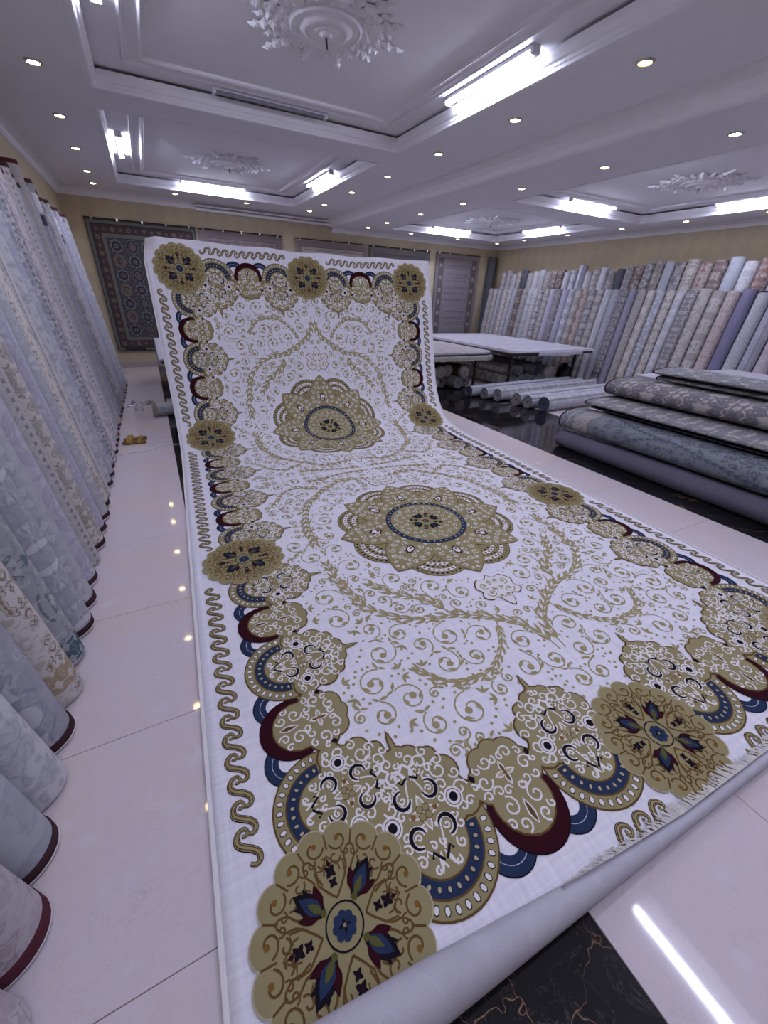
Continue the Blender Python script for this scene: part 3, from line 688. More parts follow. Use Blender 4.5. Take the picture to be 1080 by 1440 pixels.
# ---- medallions
def draw_medallion(cy, parent):
    c = (CW/2, cy); R = .76
    root = Art(); root.disc(c, .44, 'T', hh(5), 80, 20); base = onc(root, 'medallion', parent)
    def pt(r, a): return (c[0]+r*math.cos(a), c[1]+r*math.sin(a))
    rnd = random.Random(5)
    for i in range(8):                               # half discs of dotted rings between the petals
        a = 2*PI*(i+.5)/8; A = Art(); cc = pt(.495, a)
        A.disc(cc, .256, 'B', hh(1), 40, 6); A.disc(cc, .250, 'T', hh(2), 40, 6)
        for r0, r1, col in ((.175, .21, 'W'), (.14, .175, 'T'), (.105, .14, 'W'), (.07, .105, 'T')): A.ring(cc, r0, r1, col, hh(3), 36, a-1.9, a+1.9); A.ring(cc, r1-.002, r1+.002, 'B', hh(4), 36, a-1.9, a+1.9)
        for r, m, col in ((.23, 22, 'K'), (.192, 19, 'B'), (.157, 15, 'K'), (.122, 12, 'B'), (.088, 8, 'K')):
            for q in range(m):
                t = a-1.75+3.5*(q+.5)/m; A.disc((cc[0]+r*math.cos(t), cc[1]+r*math.sin(t)), .0105, col, hh(4), 8, 1, .008)
        onc(A, 'scallop_fan', base)
    for i in range(8):                               # pointed petals
        a = 2*PI*i/8; A = Art(); out = []
        prof = [(.28, .12), (.36, .165), (.45, .186), (.53, .176), (.61, .138), (.68, .085), (.735, .03), (.76, 0)]
        for r, hw in prof: out.append((r, hw))
        for r, hw in prof[::-1][1:]: out.append((r, -hw))
        out = [(p[0]+(q[0]-p[0])*k/4, p[1]+(q[1]-p[1])*k/4) for p, q in zip(out, out[1:]+out[:1]) for k in range(4)]
        def loc(r, y): return (c[0]+r*math.cos(a)-y*math.sin(a), c[1]+r*math.sin(a)+y*math.cos(a))
        cc = loc(.5, 0); lift = .35 if i % 2 else 0
        A.fan(cc, [loc(.5+(r-.5)*1.025, y*1.035) for r, y in out], 'B', hh(5+lift), 14); A.fan(cc, [loc(r, y) for r, y in out], 'T', hh(6+lift), 14)
        for s in (-1, 1):                            # white scrollwork
            for (r, y, rad, a0, sg) in ((.40, .06, .034, 0, 1), (.40, .125, .028, 2, -1), (.46, .138, .030, 4, 1), (.53, .118, .032, 1, -1), (.60, .088, .028, 3, 1), (.60, .035, .03, 5, -1), (.66, .05, .024, 2, 1), (.47, .055, .03, 1, -1), (.53, .055, .026, 3, 1), (.345, .09, .026, 2, 1), (.70, .022, .016, 1, -1)):
                sp = [loc(.0+p[0], s*p[1]) for p in spiral((r, y), rad, a0, 1.15, sg, 12)]
                A.stroke(sp, .0052, 'W', hh(7.5)); A.disc(loc(r, s*y), .0065, 'W', hh(7.5), 7)
        w1 = [loc(.41, 0), loc(.435, .035), loc(.50, .028), loc(.525, 0), loc(.50, -.028), loc(.435, -.035)]
        A.fan(loc(.46, 0), w1, 'R', hh(8)); A.fan(loc(.46, 0), [(loc(.46, 0)[0]*.3+p[0]*.7, loc(.46, 0)[1]*.3+p[1]*.7) for p in w1], 'W', hh(9)); A.disc(loc(.45, 0), .014, 'B', hh(10), 10)
        onc(A, 'petal', base)
    A = Art(); A.disc(c, .345, 'B', hh(8.6), 96, 18); A.disc(c, .34, 'N', hh(9.4), 96, 18); A.disc(c, .300, 'T', hh(10.2), 96, 18)
    for q in range(40): A.disc(pt(.32, 2*PI*q/40), .008, 'L', hh(10.4), 8)
    for q in range(60):
        r = .055+.23*math.sqrt((q+.5)/60); a = q*2.39996
        if r > .13 and min(abs((a*2/PI*2) % 1-.5), 1) >= 0: A.stroke(spiral(pt(r if r < .27 else .265, a), .024, a*3, 1.1, 1 if q % 2 else -1, 10), .0045, 'W', hh(11))
    onc(A, 'center_ring', base)
    A = Art(); L = hh(12.4)
    A.disc(c, .036, 'L', L, 20); A.disc(c, .03, 'R', L+HS, 20); A.disc(c, .018, 'T', L+2*HS, 14); A.disc(c, .01, 'K', L+3*HS, 10)
    for q in range(4):
        a = PI/4+q*PI/2-.5
        for d in (-.55, 0, .55): A.leaf(pt(.06, a), a+d, .082, .042, 'K', L)
        A.leaf(pt(.07, a), a, .05, .02, 'N', L+HS)
        a += PI/4
        for rr in (.085, .125):
            for w_ in range(4): A.leaf(pt(rr, a), a+w_*PI/2+PI/4, .024, .018, 'K', L)
    onc(A, 'center_flower', base)
for cy in (S1, S2): draw_medallion(cy, CAR)

def palmette(cy, up):
    A = Art(); c = CW/2
    def p(x, y): return (c+x, cy+up*y)
    out = [(0, -.15), (.04, -.11), (.10, -.12), (.15, -.05), (.13, .0), (.155, .05), (.11, .09), (.06, .075), (.035, .13), (0, .18)]
    full = out+[(-x, y) for x, y in out[::-1][1:-1]]
    full = catmull([p(*q) for q in full]+[p(*full[0])], 4)[:-1]
    A.fan(p(0, 0), full, 'B', hh(3), 3); A.fan(p(0, 0), [(p(0, 0)[0]+(q[0]-p(0, 0)[0])*.94, p(0, 0)[1]+(q[1]-p(0, 0)[1])*.94) for q in full], 'W', hh(4), 3)
    for s in (-1, 1):
        for (x, y, r, a0, sg) in ((.07, .03, .04, 0, 1), (.08, -.05, .036, 2, -1), (.03, -.07, .026, 1, 1), (.025, .075, .024, 3, -1), (.03, 0, .022, 2, 1)):
            A.stroke([p(s*q[0], q[1]) for q in spiral((x, y), r, a0, 1.15, sg, 12)], .007, 'O', hh(5)); A.disc(p(s*x, y), .008, 'O', hh(5), 8)
    return A
for cy, up in ((S1-.95, -1), (S1+.93, 1), (S2-.93, -1), (S2+.95, 1)): onc(palmette(cy, up), 'palmette')

# ---- vine scrolls of the field: grown in one quarter, mirrored into four
class Vine:
    """scroll growth with an occupancy raster; domain 0..X by y0..y1"""
    def __init__(s, X, y0, y1, blocked, seed, res=.01):
        s.X, s.y0, s.y1, s.res = X, y0, y1, res; s.nx, s.ny = int(X/res)+1, int((y1-y0)/res)+1
        s.A = Art(); s.r = random.Random(seed)
        gx, gy = np.meshgrid(np.arange(s.nx)*res, y0+np.arange(s.ny)*res, indexing='ij'); s.gx, s.gy = gx, gy
        s.occ = blocked(gx, gy)
    def free(s, x, y, r):
        if x-r < -.002 or x+r > s.X or y-r < s.y0 or y+r > s.y1: return False
        i0, i1 = int((x-r)/s.res), int((x+r)/s.res)+2; j0, j1 = int((y-r-s.y0)/s.res), int((y+r-s.y0)/s.res)+2
        i0, j0 = max(0, i0), max(0, j0); m = (s.gx[i0:i1, j0:j1]-x)**2+(s.gy[i0:i1, j0:j1]-y)**2 < r*r
        return not (s.occ[i0:i1, j0:j1] & m).any()
    def mark(s, x, y, r):
        i0, i1 = max(0, int((x-r)/s.res)), int((x+r)/s.res)+2; j0, j1 = max(0, int((y-r-s.y0)/s.res)), int((y+r-s.y0)/s.res)+2
        if i1 <= 0 or j1 <= 0: return
        s.occ[i0:i1, j0:j1] |= (s.gx[i0:i1, j0:j1]-x)**2+(s.gy[i0:i1, j0:j1]-y)**2 < r*r
    def stem(s, P, leaf=.055, w=.0085, both=True):
        P = catmull(P, 14); s.A.stroke(P, w, 'O', hh(0))
        acc = 0; out = []; k = 0
        for i in range(1, len(P)):
            d = math.hypot(P[i][0]-P[i-1][0], P[i][1]-P[i-1][1]); acc += d; s.mark(P[i][0], P[i][1], .012)
            if acc > leaf*.68+.004:
                acc = 0; a = math.atan2(P[i][1]-P[i-1][1], P[i][0]-P[i-1][0]); k += 1; out.append((P[i], a))
                if leaf:
                    for sg in (-1, 1):
                        s.A.leaf(P[i], a+sg*.58, leaf, leaf*.27, 'O', hh(.5), -sg*.25); e = (P[i][0]+leaf*.7*math.cos(a+sg*.5), P[i][1]+leaf*.7*math.sin(a+sg*.5)); s.mark(e[0], e[1], .016)
        return out
    def scroll(s, p, a, sg, rmax=.10, rmin=.036, depth=0):
        r = rmax
        while r >= rmin:
            cx, cy = p[0]+sg*(-math.sin(a))*(r+.006), p[1]+sg*math.cos(a)*(r+.006)
            if s.free(cx, cy, r*.93):
                a0 = math.atan2(p[1]-cy, p[0]-cx); sp = spiral((cx, cy), r, a0, 1.3, sg, 22, .2)
                s.A.stroke(sp, .0072, 'O', hh(0)); s.A.disc(sp[-1], min(.019, r*.26), 'O', hh(.5), 10)
                s.mark(cx, cy, r+.001)
                for q in (.30, .55):
                    i = int(q*22); t = sp[i]; an = math.atan2(sp[i+1][1]-t[1], sp[i+1][0]-t[0])
                    s.A.leaf(t, an+sg*.7, r*.5, r*.2, 'O', hh(.5), -sg*.3)
                s.A.leaf(p, a-sg*.5, .05, .018, 'O', hh(.5), .2); s.A.leaf(p, a+PI+sg*.3, .04, .015, 'O', hh(.5), .2)
                if depth < 7:
                    order = [1.1, 1.9, 2.7, 3.6, 4.5, 5.3]; s.r.shuffle(order)
                    for t in order:
                        b = a0+sg*t; q = (cx+(r+.006)*math.cos(b), cy+(r+.006)*math.sin(b)); s.scroll(q, b+sg*PI/2, -sg, rmax*.96 if s.r.random() < .6 else .07, rmin, depth+1)
                return True
            r -= .008
        return False
    def fill(s, n=5000):
        for _ in range(n):
            x, y = s.r.uniform(0, s.X), s.r.uniform(s.y0, s.y1)
            if s.free(x, y, .026):
                a = s.r.uniform(0, 2*PI)
                for d in (-.7, 0, .7): s.A.leaf((x-.02*math.cos(a), y-.02*math.sin(a)), a+d, .046, .016, 'O', hh(.5), d*.3)
                s.mark(x, y, .028)
            elif s.free(x, y, .012): s.A.disc((x, y), .008, 'O', hh(.5), 8); s.mark(x, y, .022)
TMID = (S1+S2)/2; T0 = B0-MG
def field_block(gx, gy):
    b = CW/2-gx; ins = np.zeros(gx.shape, bool)
    ins |= b < .62; ins |= gy-T0 < .62
    e = (S1-B0)/6
    for i in (1, 3, 5):
        ins |= (gx-(CW/2-.58))**2+(gy-(B0+e*i))**2 < .19**2
        ins |= ((gx-(CW/2-.72))**2+(gy-(B0+e*i))**2 < .08**2)
    e = (S2-S1)/8
    for i in (1, 3): ins |= (gx-(CW/2-.58))**2+(gy-(S1+e*i))**2 < .19**2
    for x in (MG+.373, MG+3*.373): ins |= (gx-(CW/2-x))**2+(gy-T0-.60)**2 < .21**2
    ins |= (gx-(CW/2-.58))**2+(gy-T0-.58)**2 < .2**2
    ang = np.arctan2(gy-S1, gx); ins |= gx**2+(gy-S1)**2 < (.775)**2
    for cy in (S1-.95, S1+.93): ins |= (gx/.17)**2+((gy-cy)/.2)**2 < 1
    return ins
V1 = Vine(CW/2-.56, T0+.56, TMID, field_block, 11)
stems = [[(.02, .86), (.05, 1.05), (.2, 1.2), (.42, 1.32), (.66, 1.38), (.86, 1.56), (.95, 1.85), (.97, 2.1)],
         [(.2, 1.2), (.3, 1.02), (.48, .90), (.7, .92), (.84, 1.08)],
         [(.03, 3.30), (.16, 3.40), (.4, 3.42), (.62, 3.28), (.84, 3.02), (.95, 2.7), (.97, 2.4)],
         [(.62, 3.28), (.8, 3.4), (.98, 3.36), (1.08, 3.2)], [(.01, 3.6), (.2, 3.6), (.4, 3.57), (.7, 3.5)],
         [(.42, 1.32), (.5, 1.5), (.66, 1.62), (.78, 1.8)]]
starts = []
for k, st in enumerate(stems): starts += V1.stem(st, .085 if k in (0, 2, 5) else .065)
V1.r.shuffle(starts)
for rm in (.098, .075, .055, .042):
    for p, a in starts:
        for sg in (1, -1):
            q = (p[0]-sg*math.sin(a)*.045, p[1]+sg*math.cos(a)*.045)
            if V1.scroll(q, a, sg, rm, max(.034, rm-.03)): V1.A.stroke([p, ((p[0]+q[0])/2+.008*math.cos(a), (p[1]+q[1])/2+.008*math.sin(a)), q], .006, 'O', hh(0))
for rr_ in (.07, .052):
    for _ in range(2500):
        x, y = V1.r.uniform(.03, V1.X), V1.r.uniform(V1.y0, V1.y1)
        if V1.free(x, y, rr_*.6): V1.scroll((x, y), V1.r.uniform(0, 6.28), V1.r.choice((-1, 1)), rr_, .034)
V1.fill()
for sx in (1, -1):
    onc(V1.A, 'vine_scrolls', mp=lambda s, t, sx=sx: (CW/2+sx*s, t), flip=sx < 0)
    onc(V1.A, 'vine_scrolls', mp=lambda s, t, sx=sx: (CW/2+sx*s, 2*TMID-t), flip=sx > 0)

# ---- curled near edge and fringe
def curl_r(s): return float(np.interp(s, [0, .5, .9, 1.25, 1.6, CW], [.088, .070, .050, .034, .022, .020]))
def curl():
    V = []; UVc = []; n = 16; m = 90
    for i in range(m):
        s = CW*i/(m-1); r = curl_r(s)
        for k in range(n+1):
            a = -PI/2-2*PI*1.18*k/n*.86
            rr = r*(1-.18*k/n)
            d = .052+r*.75+rr*math.cos(a)-.018; z = BASE-.011+r+rr*math.sin(a)
            V.append((CO[0]+s*CV[0]+d*CU[0], CO[1]+s*CV[1]+d*CU[1], max(.002, z))); UVc.append((s, k*.02))
    F = [(i*(n+1)+k, i*(n+1)+k+1, (i+1)*(n+1)+k+1, (i+1)*(n+1)+k) for i in range(m-1) for k in range(n)]
    return link('curled_edge', mesh_data('curled_edge', V, F, [M_BACKCLOTH], None, UVc, True), CAR)
curl()
A = MB(); rr = random.Random(3)
for i in range(330):
    s = 1.0+(CW-1.0)*i/329; L = (.024+.022*rr.random()+.008*math.sin(s*17))*min(1, .35+(s-1)*1.5); dx = rr.uniform(-.016, .012)
    cr = curl_r(s); z0 = BASE+2*cr-.012; t0 = .040+cr*1.25
    P = [(s, t0, z0), (s+dx*.4, t0+L*.4, z0*.72+.006), (s+dx*.8, t0+L*.75, BASE+.012), (s+dx*1.2, t0+L, BASE+.008+.004*rr.random())]
    wv = .0028+.0012*rr.random(); V = []
    for (a, b, z) in P:
        for q, zz in ((-wv, 0), (0, wv*1.2), (wv, 0)): V.append((CO[0]+(a+q)*CV[0]+b*CU[0], CO[1]+(a+q)*CV[1]+b*CU[1], z+zz))
    A.add(V, [(j*3+k, j*3+k+1, j*3+4+k, j*3+3+k) for j in range(3) for k in range(2)])
tag(A.build('fringe', plain('fringe_cotton', (226, 222, 218), .9, .1), CAR), kind='stuff')

# ------------------------------------------------------------------ rolled rugs
def roll_body(L, r, n=30, m=9, seed=0, flat=1.0):
    """rolled sheet along +z: spiral outline with a lip, slightly uneven"""
    rr = random.Random(seed); V = []; U = []; F = []
    ph = rr.uniform(0, 6)
    for j in range(m+1):
        z = L*j/m; k = 1+.018*math.sin(z*2.3+ph)+.01*math.sin(z*6+ph)
        for i in range(n+1):
            a = 2*PI*i/n; q = r*k*(1-.055*(1-i/n))
            V.append((q*math.cos(a), q*math.sin(a)*flat, z)); U.append((a*r, z))
    for j in range(m):
        for i in range(n): F.append((j*(n+1)+i, j*(n+1)+i+1, (j+1)*(n+1)+i+1, (j+1)*(n+1)+i))
        F.append((j*(n+1)+n, j*(n+1), (j+1)*(n+1), (j+1)*(n+1)+n))
    return mesh_data('roll_body', V, F, [None], None, U, True)
def roll_end(r, turns=5, core=.022, up=True, flat=1.0):
    """end of the roll: coiled edge of the rug over a dark ground"""
    V = []; F = []; M = []; n = 20*turns; p = (r*.965-core)/turns; sg = 1 if up else -1
    for i in range(n+1):
        f = i/n; a = 2*PI*turns*f; q = r*.965-(r*.965-core)*f
        for d, z in ((0, 0), (-p*.30, sg*.004), (-p*.70, 0)): V.append(((q+d)*math.cos(a), (q+d)*math.sin(a)*flat, z))
    for i in range(n):
        for k in range(2):
            f = (i*3+k, i*3+k+1, i*3+4+k, i*3+3+k); F.append(f if not up else f[::-1]); M.append(0)
    b = len(V); V.append((0, 0, -sg*.006))
    for i in range(24): V.append((r*.95*math.cos(2*PI*i/24), r*.95*flat*math.sin(2*PI*i/24), -sg*.006))
    for i in range(24): F.append((b, b+1+i, b+1+(i+1) % 24)); M.append(1)
    return mesh_data('roll_end', V, F, [None, M_CORE], M)
def bind_ring(r, h, n=30, flat=1.0):
    V = []; F = []
    for q, z in ((r*.9, -.002), (r+.002, -.002), (r+.004, .002), (r+.004, h), (r-.004, h+.002)):
        for i in range(n):
            a = 2*PI*i/n; V.append((q*math.cos(a), q*math.sin(a)*flat, z))
    for j in range(4):
        for i in range(n): F.append((j*n+i, j*n+(i+1) % n, (j+1)*n+(i+1) % n, (j+1)*n+i))
    return mesh_data('end_binding', V, F, [None], None, None, True)
CACHE = {}
def cached(key, fn):
    if key not in CACHE: CACHE[key] = fn()
    return CACHE[key]
def rolled_rug(base, top, r, L, mat, label, group=None, bind=None, bind_h=.03, edge=M_EDGE, twist=0, var=0, ends=(True, True), topbind=None, turns=5):
    """rug rolled round the line base -> top"""
    base, top = Vector(base), Vector(top); ax = (top-base).normalized()
    rot = ax.to_track_quat('Z', 'Y').to_matrix().to_4x4() @ Matrix.Rotation(twist, 4, 'Z')
    o = link('rolled_rug', cached(('b', L, r, var), lambda: roll_body(L, r, seed=var)), None, mat)
    o.matrix_world = Matrix.Translation(base) @ rot
    if ends[0]: link('coiled_end', cached(('e', r, 0, turns), lambda: roll_end(r, turns, up=False)), o, edge)
    if ends[1]: e = link('coiled_end', cached(('e', r, 1, turns), lambda: roll_end(r, turns, up=True)), o, edge); e.location = (0, 0, L)
    if bind:
        b = link('end_binding', cached(('r', r, bind_h), lambda: bind_ring(r, bind_h)), o, bind)
        p = link('piping', cached(('p', r), lambda: bind_ring(r+.002, .005)), b, M_PIPE); p.location = (0, 0, -.003)
    if topbind:
        b = link('end_binding', cached(('r', r, bind_h), lambda: bind_ring(r, bind_h)), o, topbind); b.location = (0, 0, L-bind_h)
    return tag(o, label, 'rug', group)

# ---- left wall: one long leaning row (base row read from the photograph)
LY = [.622+.2285*k for k in range(39)]
LM = ['pinkish cream', 'pinkish cream', 'pale blue-grey', 'light grey', 'silver damask', 'cream and gold', 'grey and teal', 'silver damask', 'light grey', 'pale lavender', 'striped cream', 'cream floral', 'pale lavender', 'light grey', 'cream floral', 'striped cream', 'light grey', 'pale lavender', 'silver damask', 'striped grey', 'pinkish cream', 'light grey', 'striped cream', 'pale lavender', 'light grey', 'striped cream', 'pale lavender', 'silver damask', 'taupe floral', 'striped grey', 'pinkish cream', 'light grey', 'pale lavender', 'striped grey', 'pale lavender', 'silver damask', 'pale lavender', 'light grey', 'pale lavender']
LB = [None, 'U', 'D', None, 'D', None, None, 'D', 'D', 'D', None, 'D', 'D', 'D', 'D', None, 'D', 'D', 'U', None, 'D', 'U', 'D', 'U', 'D', 'U', None, 'U', 'D', 'U', None, 'D', 'U', None, 'D', 'U', 'D', 'U', 'D']
rl = random.Random(21)
M_TAGW = plain('paper_tag', (214, 212, 220), .6); M_TAGD = plain('printed_tag', (50, 42, 66), .6)
for i, y in enumerate(LY):
    r = .108
    L = [2.52, 2.60, 2.56][i % 3] + (.14 if i in (25, 27) else 0)
    lean = math.asin((.24+.02*rl.random())/L); jx = rl.uniform(-.012, .008)
    bx = -.724+jx-(.008 if i > 20 else 0)
    base = (bx, y, r*math.sin(lean)+.003); top = (bx-math.sin(lean), y+rl.uniform(-.015, .02), base[2]+math.cos(lean))
    top = (base[0]-L*math.sin(lean), base[1], base[2]+L*math.cos(lean))
    bd = {'D': M_BIND, 'U': M_BURGB, None: None}[LB[i]]
    lb = '%s rug roll leaning at left wall, %s from camera%s' % (LM[i], ordinal(i+1), {'D': ', brown hem', 'U': ', burgundy hem', None: ''}[LB[i]])
    o = rolled_rug(base, top, r, L, RUG[LM[i]], lb, 'rolls leaning on the left wall', bd, .034 if i != 1 else .05, twist=rl.uniform(2.0, 4.4), var=i % 4, topbind=bd if i > 20 else None)
    if i in (27, 32):
        for mm, (z0, z1, hw, rr_) in ((M_TAGW, (L-.30, L-.12, .045, r+.006)), (M_TAGD, (L-.42, L-.32, .035, r+.006))):
            a0 = -o.matrix_world.to_3x3().to_euler().z
            ci = o.matrix_world.to_3x3().inverted() @ Vector((.85, -.5, 0)); a = math.atan2(ci.y, ci.x); m = MB()
            V = [(rr_*math.cos(a+t), rr_*math.sin(a+t), z) for z in (z0, z1) for t in (-.4, -.13, .13, .4)]
            m.add(V, [(k, k+1, k+5, k+4) for k in range(3)]); m.build('label_tag', mm, o)

# ---- right wall: two leaning rows
names = list(RUG)
FM = ['taupe floral', 'cream floral', 'light grey', 'cream floral', 'checked cream', 'light grey', 'brown medallion', 'taupe floral', 'light grey', 'checked cream', 'dark floral', 'cream floral', 'pale lavender', 'dark floral', 'pale lavender', 'silver damask', 'cream floral', 'rose floral', 'dark floral', 'taupe floral', 'light grey', 'silver damask', 'dark floral', 'violet damask', 'taupe floral', 'cream floral', 'silver damask', 'cream and gold', 'light grey', 'dark floral', 'cream floral', 'taupe floral', 'rose floral', 'plain lilac', 'light grey', 'pale lavender', 'pinkish cream', 'pale lavender', 'violet damask', 'taupe floral', 'striped grey', 'light grey', 'pale lavender', 'light grey', 'cream floral', 'silver damask', 'light grey']
BM = ['checked cream', 'checked cream', 'light grey', 'cream floral', 'charcoal', 'checked cream', 'checked cream', 'light grey', 'taupe floral', 'brown medallion', 'brown medallion', 'light grey', 'silver damask', 'pale lavender', 'light grey', 'taupe floral', 'silver damask', 'dark floral', 'charcoal', 'dark floral', 'brown medallion', 'dark floral', 'taupe floral', 'pale blue-grey', 'dark floral', 'cream floral', 'rose floral', 'brown medallion', 'pale blue-grey', 'light grey', 'rose floral', 'pale lavender', 'dark floral', 'pinkish cream', 'light grey', 'silver damask', 'taupe floral', 'light grey', 'pale lavender', 'cream floral']
rq = random.Random(4); y = 10.72; i = 0
while y > 2.55 and i < len(FM):
    big = y < 5.1; r = .094 if not big else .112; L = 1.99 if y > 4.9 or i % 3 else 2.02
    lean = math.asin((.24 if y > 6 else .27)/L)
    bx = 9.11 if y > 5.1 else 9.07
    sway = 0
    base = (bx, y, r*math.sin(lean)+.003); top = (bx+L*math.sin(lean), y+sway, base[2]+L*math.cos(lean))
    lb = '%s rug roll in lower front row at right wall, %s from corner' % (FM[i], ordinal(i+1))
    rolled_rug(base, top, r, L, RUG[FM[i]], lb, 'front row of rolls on the right wall', topbind=M_BIND if i in (34, 35, 37) else None, bind_h=.018, twist=rq.uniform(0, 6), var=i % 3, turns=4)
    y -= r*2*1.045+(.03 if y >= 5.1 > y-r*2.09 else 0); i += 1
y = 10.62; i = 0
while y > 2.5 and i < len(BM):
    r = .1 if y > 5.4 else .118; L = [2.42, 2.46, 2.38][i % 3] + (.08 if y < 6.5 else 0)+(.06 if i in (13, 23) else 0)
    lean = math.asin(.28/L); bx = 9.40
    base = (bx, y, r*math.sin(lean)+.003); top = (bx+L*math.sin(lean), y, base[2]+L*math.cos(lean))
    lb = '%s rug roll in taller back row at right wall, %s from corner' % (BM[i], ordinal(i+1))
    rolled_rug(base, top, r, L, RUG[BM[i]], lb, 'back row of rolls on the right wall', topbind=M_BIND if i in (31, 32) else None, bind_h=.018, twist=rq.uniform(0, 6), var=i % 3, turns=4)
    y -= r*2*1.05+(.03 if y >= 5.4 > y-r*2.1 else 0); i += 1
rolled_rug((9.50, 11.16, .003), (9.62, 11.24, 2.83), .135, 2.83, RUG['charcoal'], 'tall dark charcoal rug roll standing upright in the far right corner')

# ---- rugs hung on the back wall
def hung_rug(x0, x1, z0, z1, mats, draw, label, fringe=False):
    W_, H_ = x1-x0, z1-z0
    m = MB(); nx = 12; nz = 8; V = []; U = []
    for j in range(nz+1):
        for i in range(nx+1):
            a = i/nx*W_; b = j/nz*H_; V.append((x0+a, YB-.045-.008*math.sin(a*4)*(1-b/H_)-.0*b, z0+b)); U.append((a, b))
    nn = len(V); V += [(v[0], v[1]+.012, v[2]) for v in V[:nn]]; U += U[:nn]
    F = []
    for j in range(nz):
        for i in range(nx):
            a = j*(nx+1)+i; F.append((a, a+1, a+nx+2, a+nx+1)); F.append((nn+a, nn+a+nx+1, nn+a+nx+2, nn+a+1))
    for i in range(nx): a = nz*(nx+1)+i; F += [(a, a+1, nn+a+1, nn+a), (i+1, i, nn+i, nn+i+1)]
    for j in range(nz): a = j*(nx+1); b = a+nx; F += [(a+nx+1, a, nn+a, nn+a+nx+1), (b, b+nx+1, nn+b+nx+1, nn+b)]
    o = link('wall_rug', mesh_data('wall_rug', V, F, [mats['ground']], None, U, True))
    def fn(s, t, h): return np.stack([x0+s, YB-.045-.008*np.sin(s*4)*(1-t/H_)-h-.002, z0+t], 1)
    for nm, A in draw(W_, H_):
        c = A.build(nm, fn, mats, o)
        if nm in ('border_flowers', 'sprig_pattern'): c['kind'] = 'stuff'
    r = MB(); r.tube((x0-.01, YB-.05, z1+.012), (x1+.01, YB-.05, z1+.012), .011); r.build('hanging_rail', M_BLACKM, o)
    for k in range(5):
        c = MB(); x = x0+W_*(.06+.22*k); c.box(x-.018, x+.018, YB-.068, YB-.001, z1-.02, z1+.035, bev=.004); c.tube((x, YB-.06, z1+.03), (x, YB-.004, z1+.06), .005); c.build('hanger_clip', M_CHROME, o)
    return tag(o, label, 'wall rug', 'rugs hung in a row on the back wall')
def frames(W_, H_, specs):
    A = Art()
    for d0, d1, col, h in specs:
        for a, b in (((d0, d0), (W_-d0, d1)), ((d0, H_-d1), (W_-d0, H_-d0))): A.add([a, (b[0], a[1]), b, (a[0], b[1])], [(0, 1, 2, 3)], col, h)
        for a, b in (((d0, d1), (d1, H_-d1)), ((W_-d1, d1), (W_-d0, H_-d1))): A.add([a, (b[0], a[1]), b, (a[0], b[1])], [(0, 1, 2, 3)], col, h)
    return A
pers = {'ground': rugmat('persian_ground', (58, 60, 74), (98, 92, 90), (122, 112, 104), P=.12, Q=.12, sc=24), 'bd': rugmat('persian_border', (76, 66, 66), (58, 56, 64), (118, 106, 96), P=.1, Q=.1, sc=26),
        'ln': plain('persian_line', (114, 108, 100), .9), 'dk': plain('persian_dark', (40, 44, 62), .9), 'gr': plain('persian_grey', (108, 108, 108), .9, var=.15, scale=60), 'br': plain('persian_brown', (106, 88, 74), .9, var=.15, scale=60), 'rd': plain('persian_red', (82, 54, 58), .9, var=.1, scale=60),
        'gn': rugmat('persian_outer', (112, 112, 106), (84, 84, 86), (136, 130, 118), P=.08, Q=.08, sc=30)}
def draw_persian(W_, H_):
    yield 'border_band', frames(W_, H_, [(.02, .07, 'gn', .001), (.07, .085, 'dk', .002), (.085, .235, 'bd', .001), (.235, .25, 'ln', .002), (.25, .30, 'gn', .001), (.30, .31, 'dk', .002)])
    B = Art()
    for k in range(16):
        for x, y in ((.16, .16+k*(H_-.32)/15), (W_-.16, .16+k*(H_-.32)/15)): B.disc((x, y), .045, 'rd' if k % 2 else 'br', .002, 12); B.disc((x, y), .026, 'ln', .003, 10); B.disc((x, y), .014, 'dk', .004, 8)
    for k in range(1, 12):
        for x, y in ((.16+k*(W_-.32)/12, .16), (.16+k*(W_-.32)/12, H_-.16)): B.disc((x, y), .045, 'rd' if k % 2 else 'br', .002, 12); B.disc((x, y), .026, 'ln', .003, 10); B.disc((x, y), .014, 'dk', .004, 8)
    yield 'border_flowers', B
    nx, ny = 5, 7; dx = (W_-.62)/nx; dy = (H_-.62)/ny
    for j in range(ny):
        for i in range(nx):
            A = Art(); c = (.31+dx*(i+.5), .31+dy*(j+.5)); odd = (i+j) % 2; rx, ry = (.105, .125) if odd else (.125, .13)
            if odd:
                A.disc(c, rx, 'ln', .001, 16, 1, ry); A.disc(c, rx*.9, 'dk' if i % 2 else 'br', .002, 16, 1, ry*.9); A.disc(c, rx*.62, 'gr', .003, 12, 1, ry*.62); A.disc(c, rx*.5, 'rd' if i % 2 else 'dk', .004, 12, 1, ry*.5)
            else:
                P = [(c[0]+rx*(.86+.14*math.cos(8*t))*math.cos(t), c[1]+ry*(.86+.14*math.cos(8*t))*math.sin(t)) for t in [2*PI*q/32 for q in range(32)]]
                A.fan(c, P, 'gr', .001); A.disc(c, rx*.68, 'dk', .002, 14, 1, ry*.68)
            for q in range(8): A.leaf(c, q*PI/4, rx*.46, rx*.2, 'ln' if q % 2 else 'br', .005)
            A.disc(c, rx*.14, 'rd', .006, 8)
            yield 'medallion', A
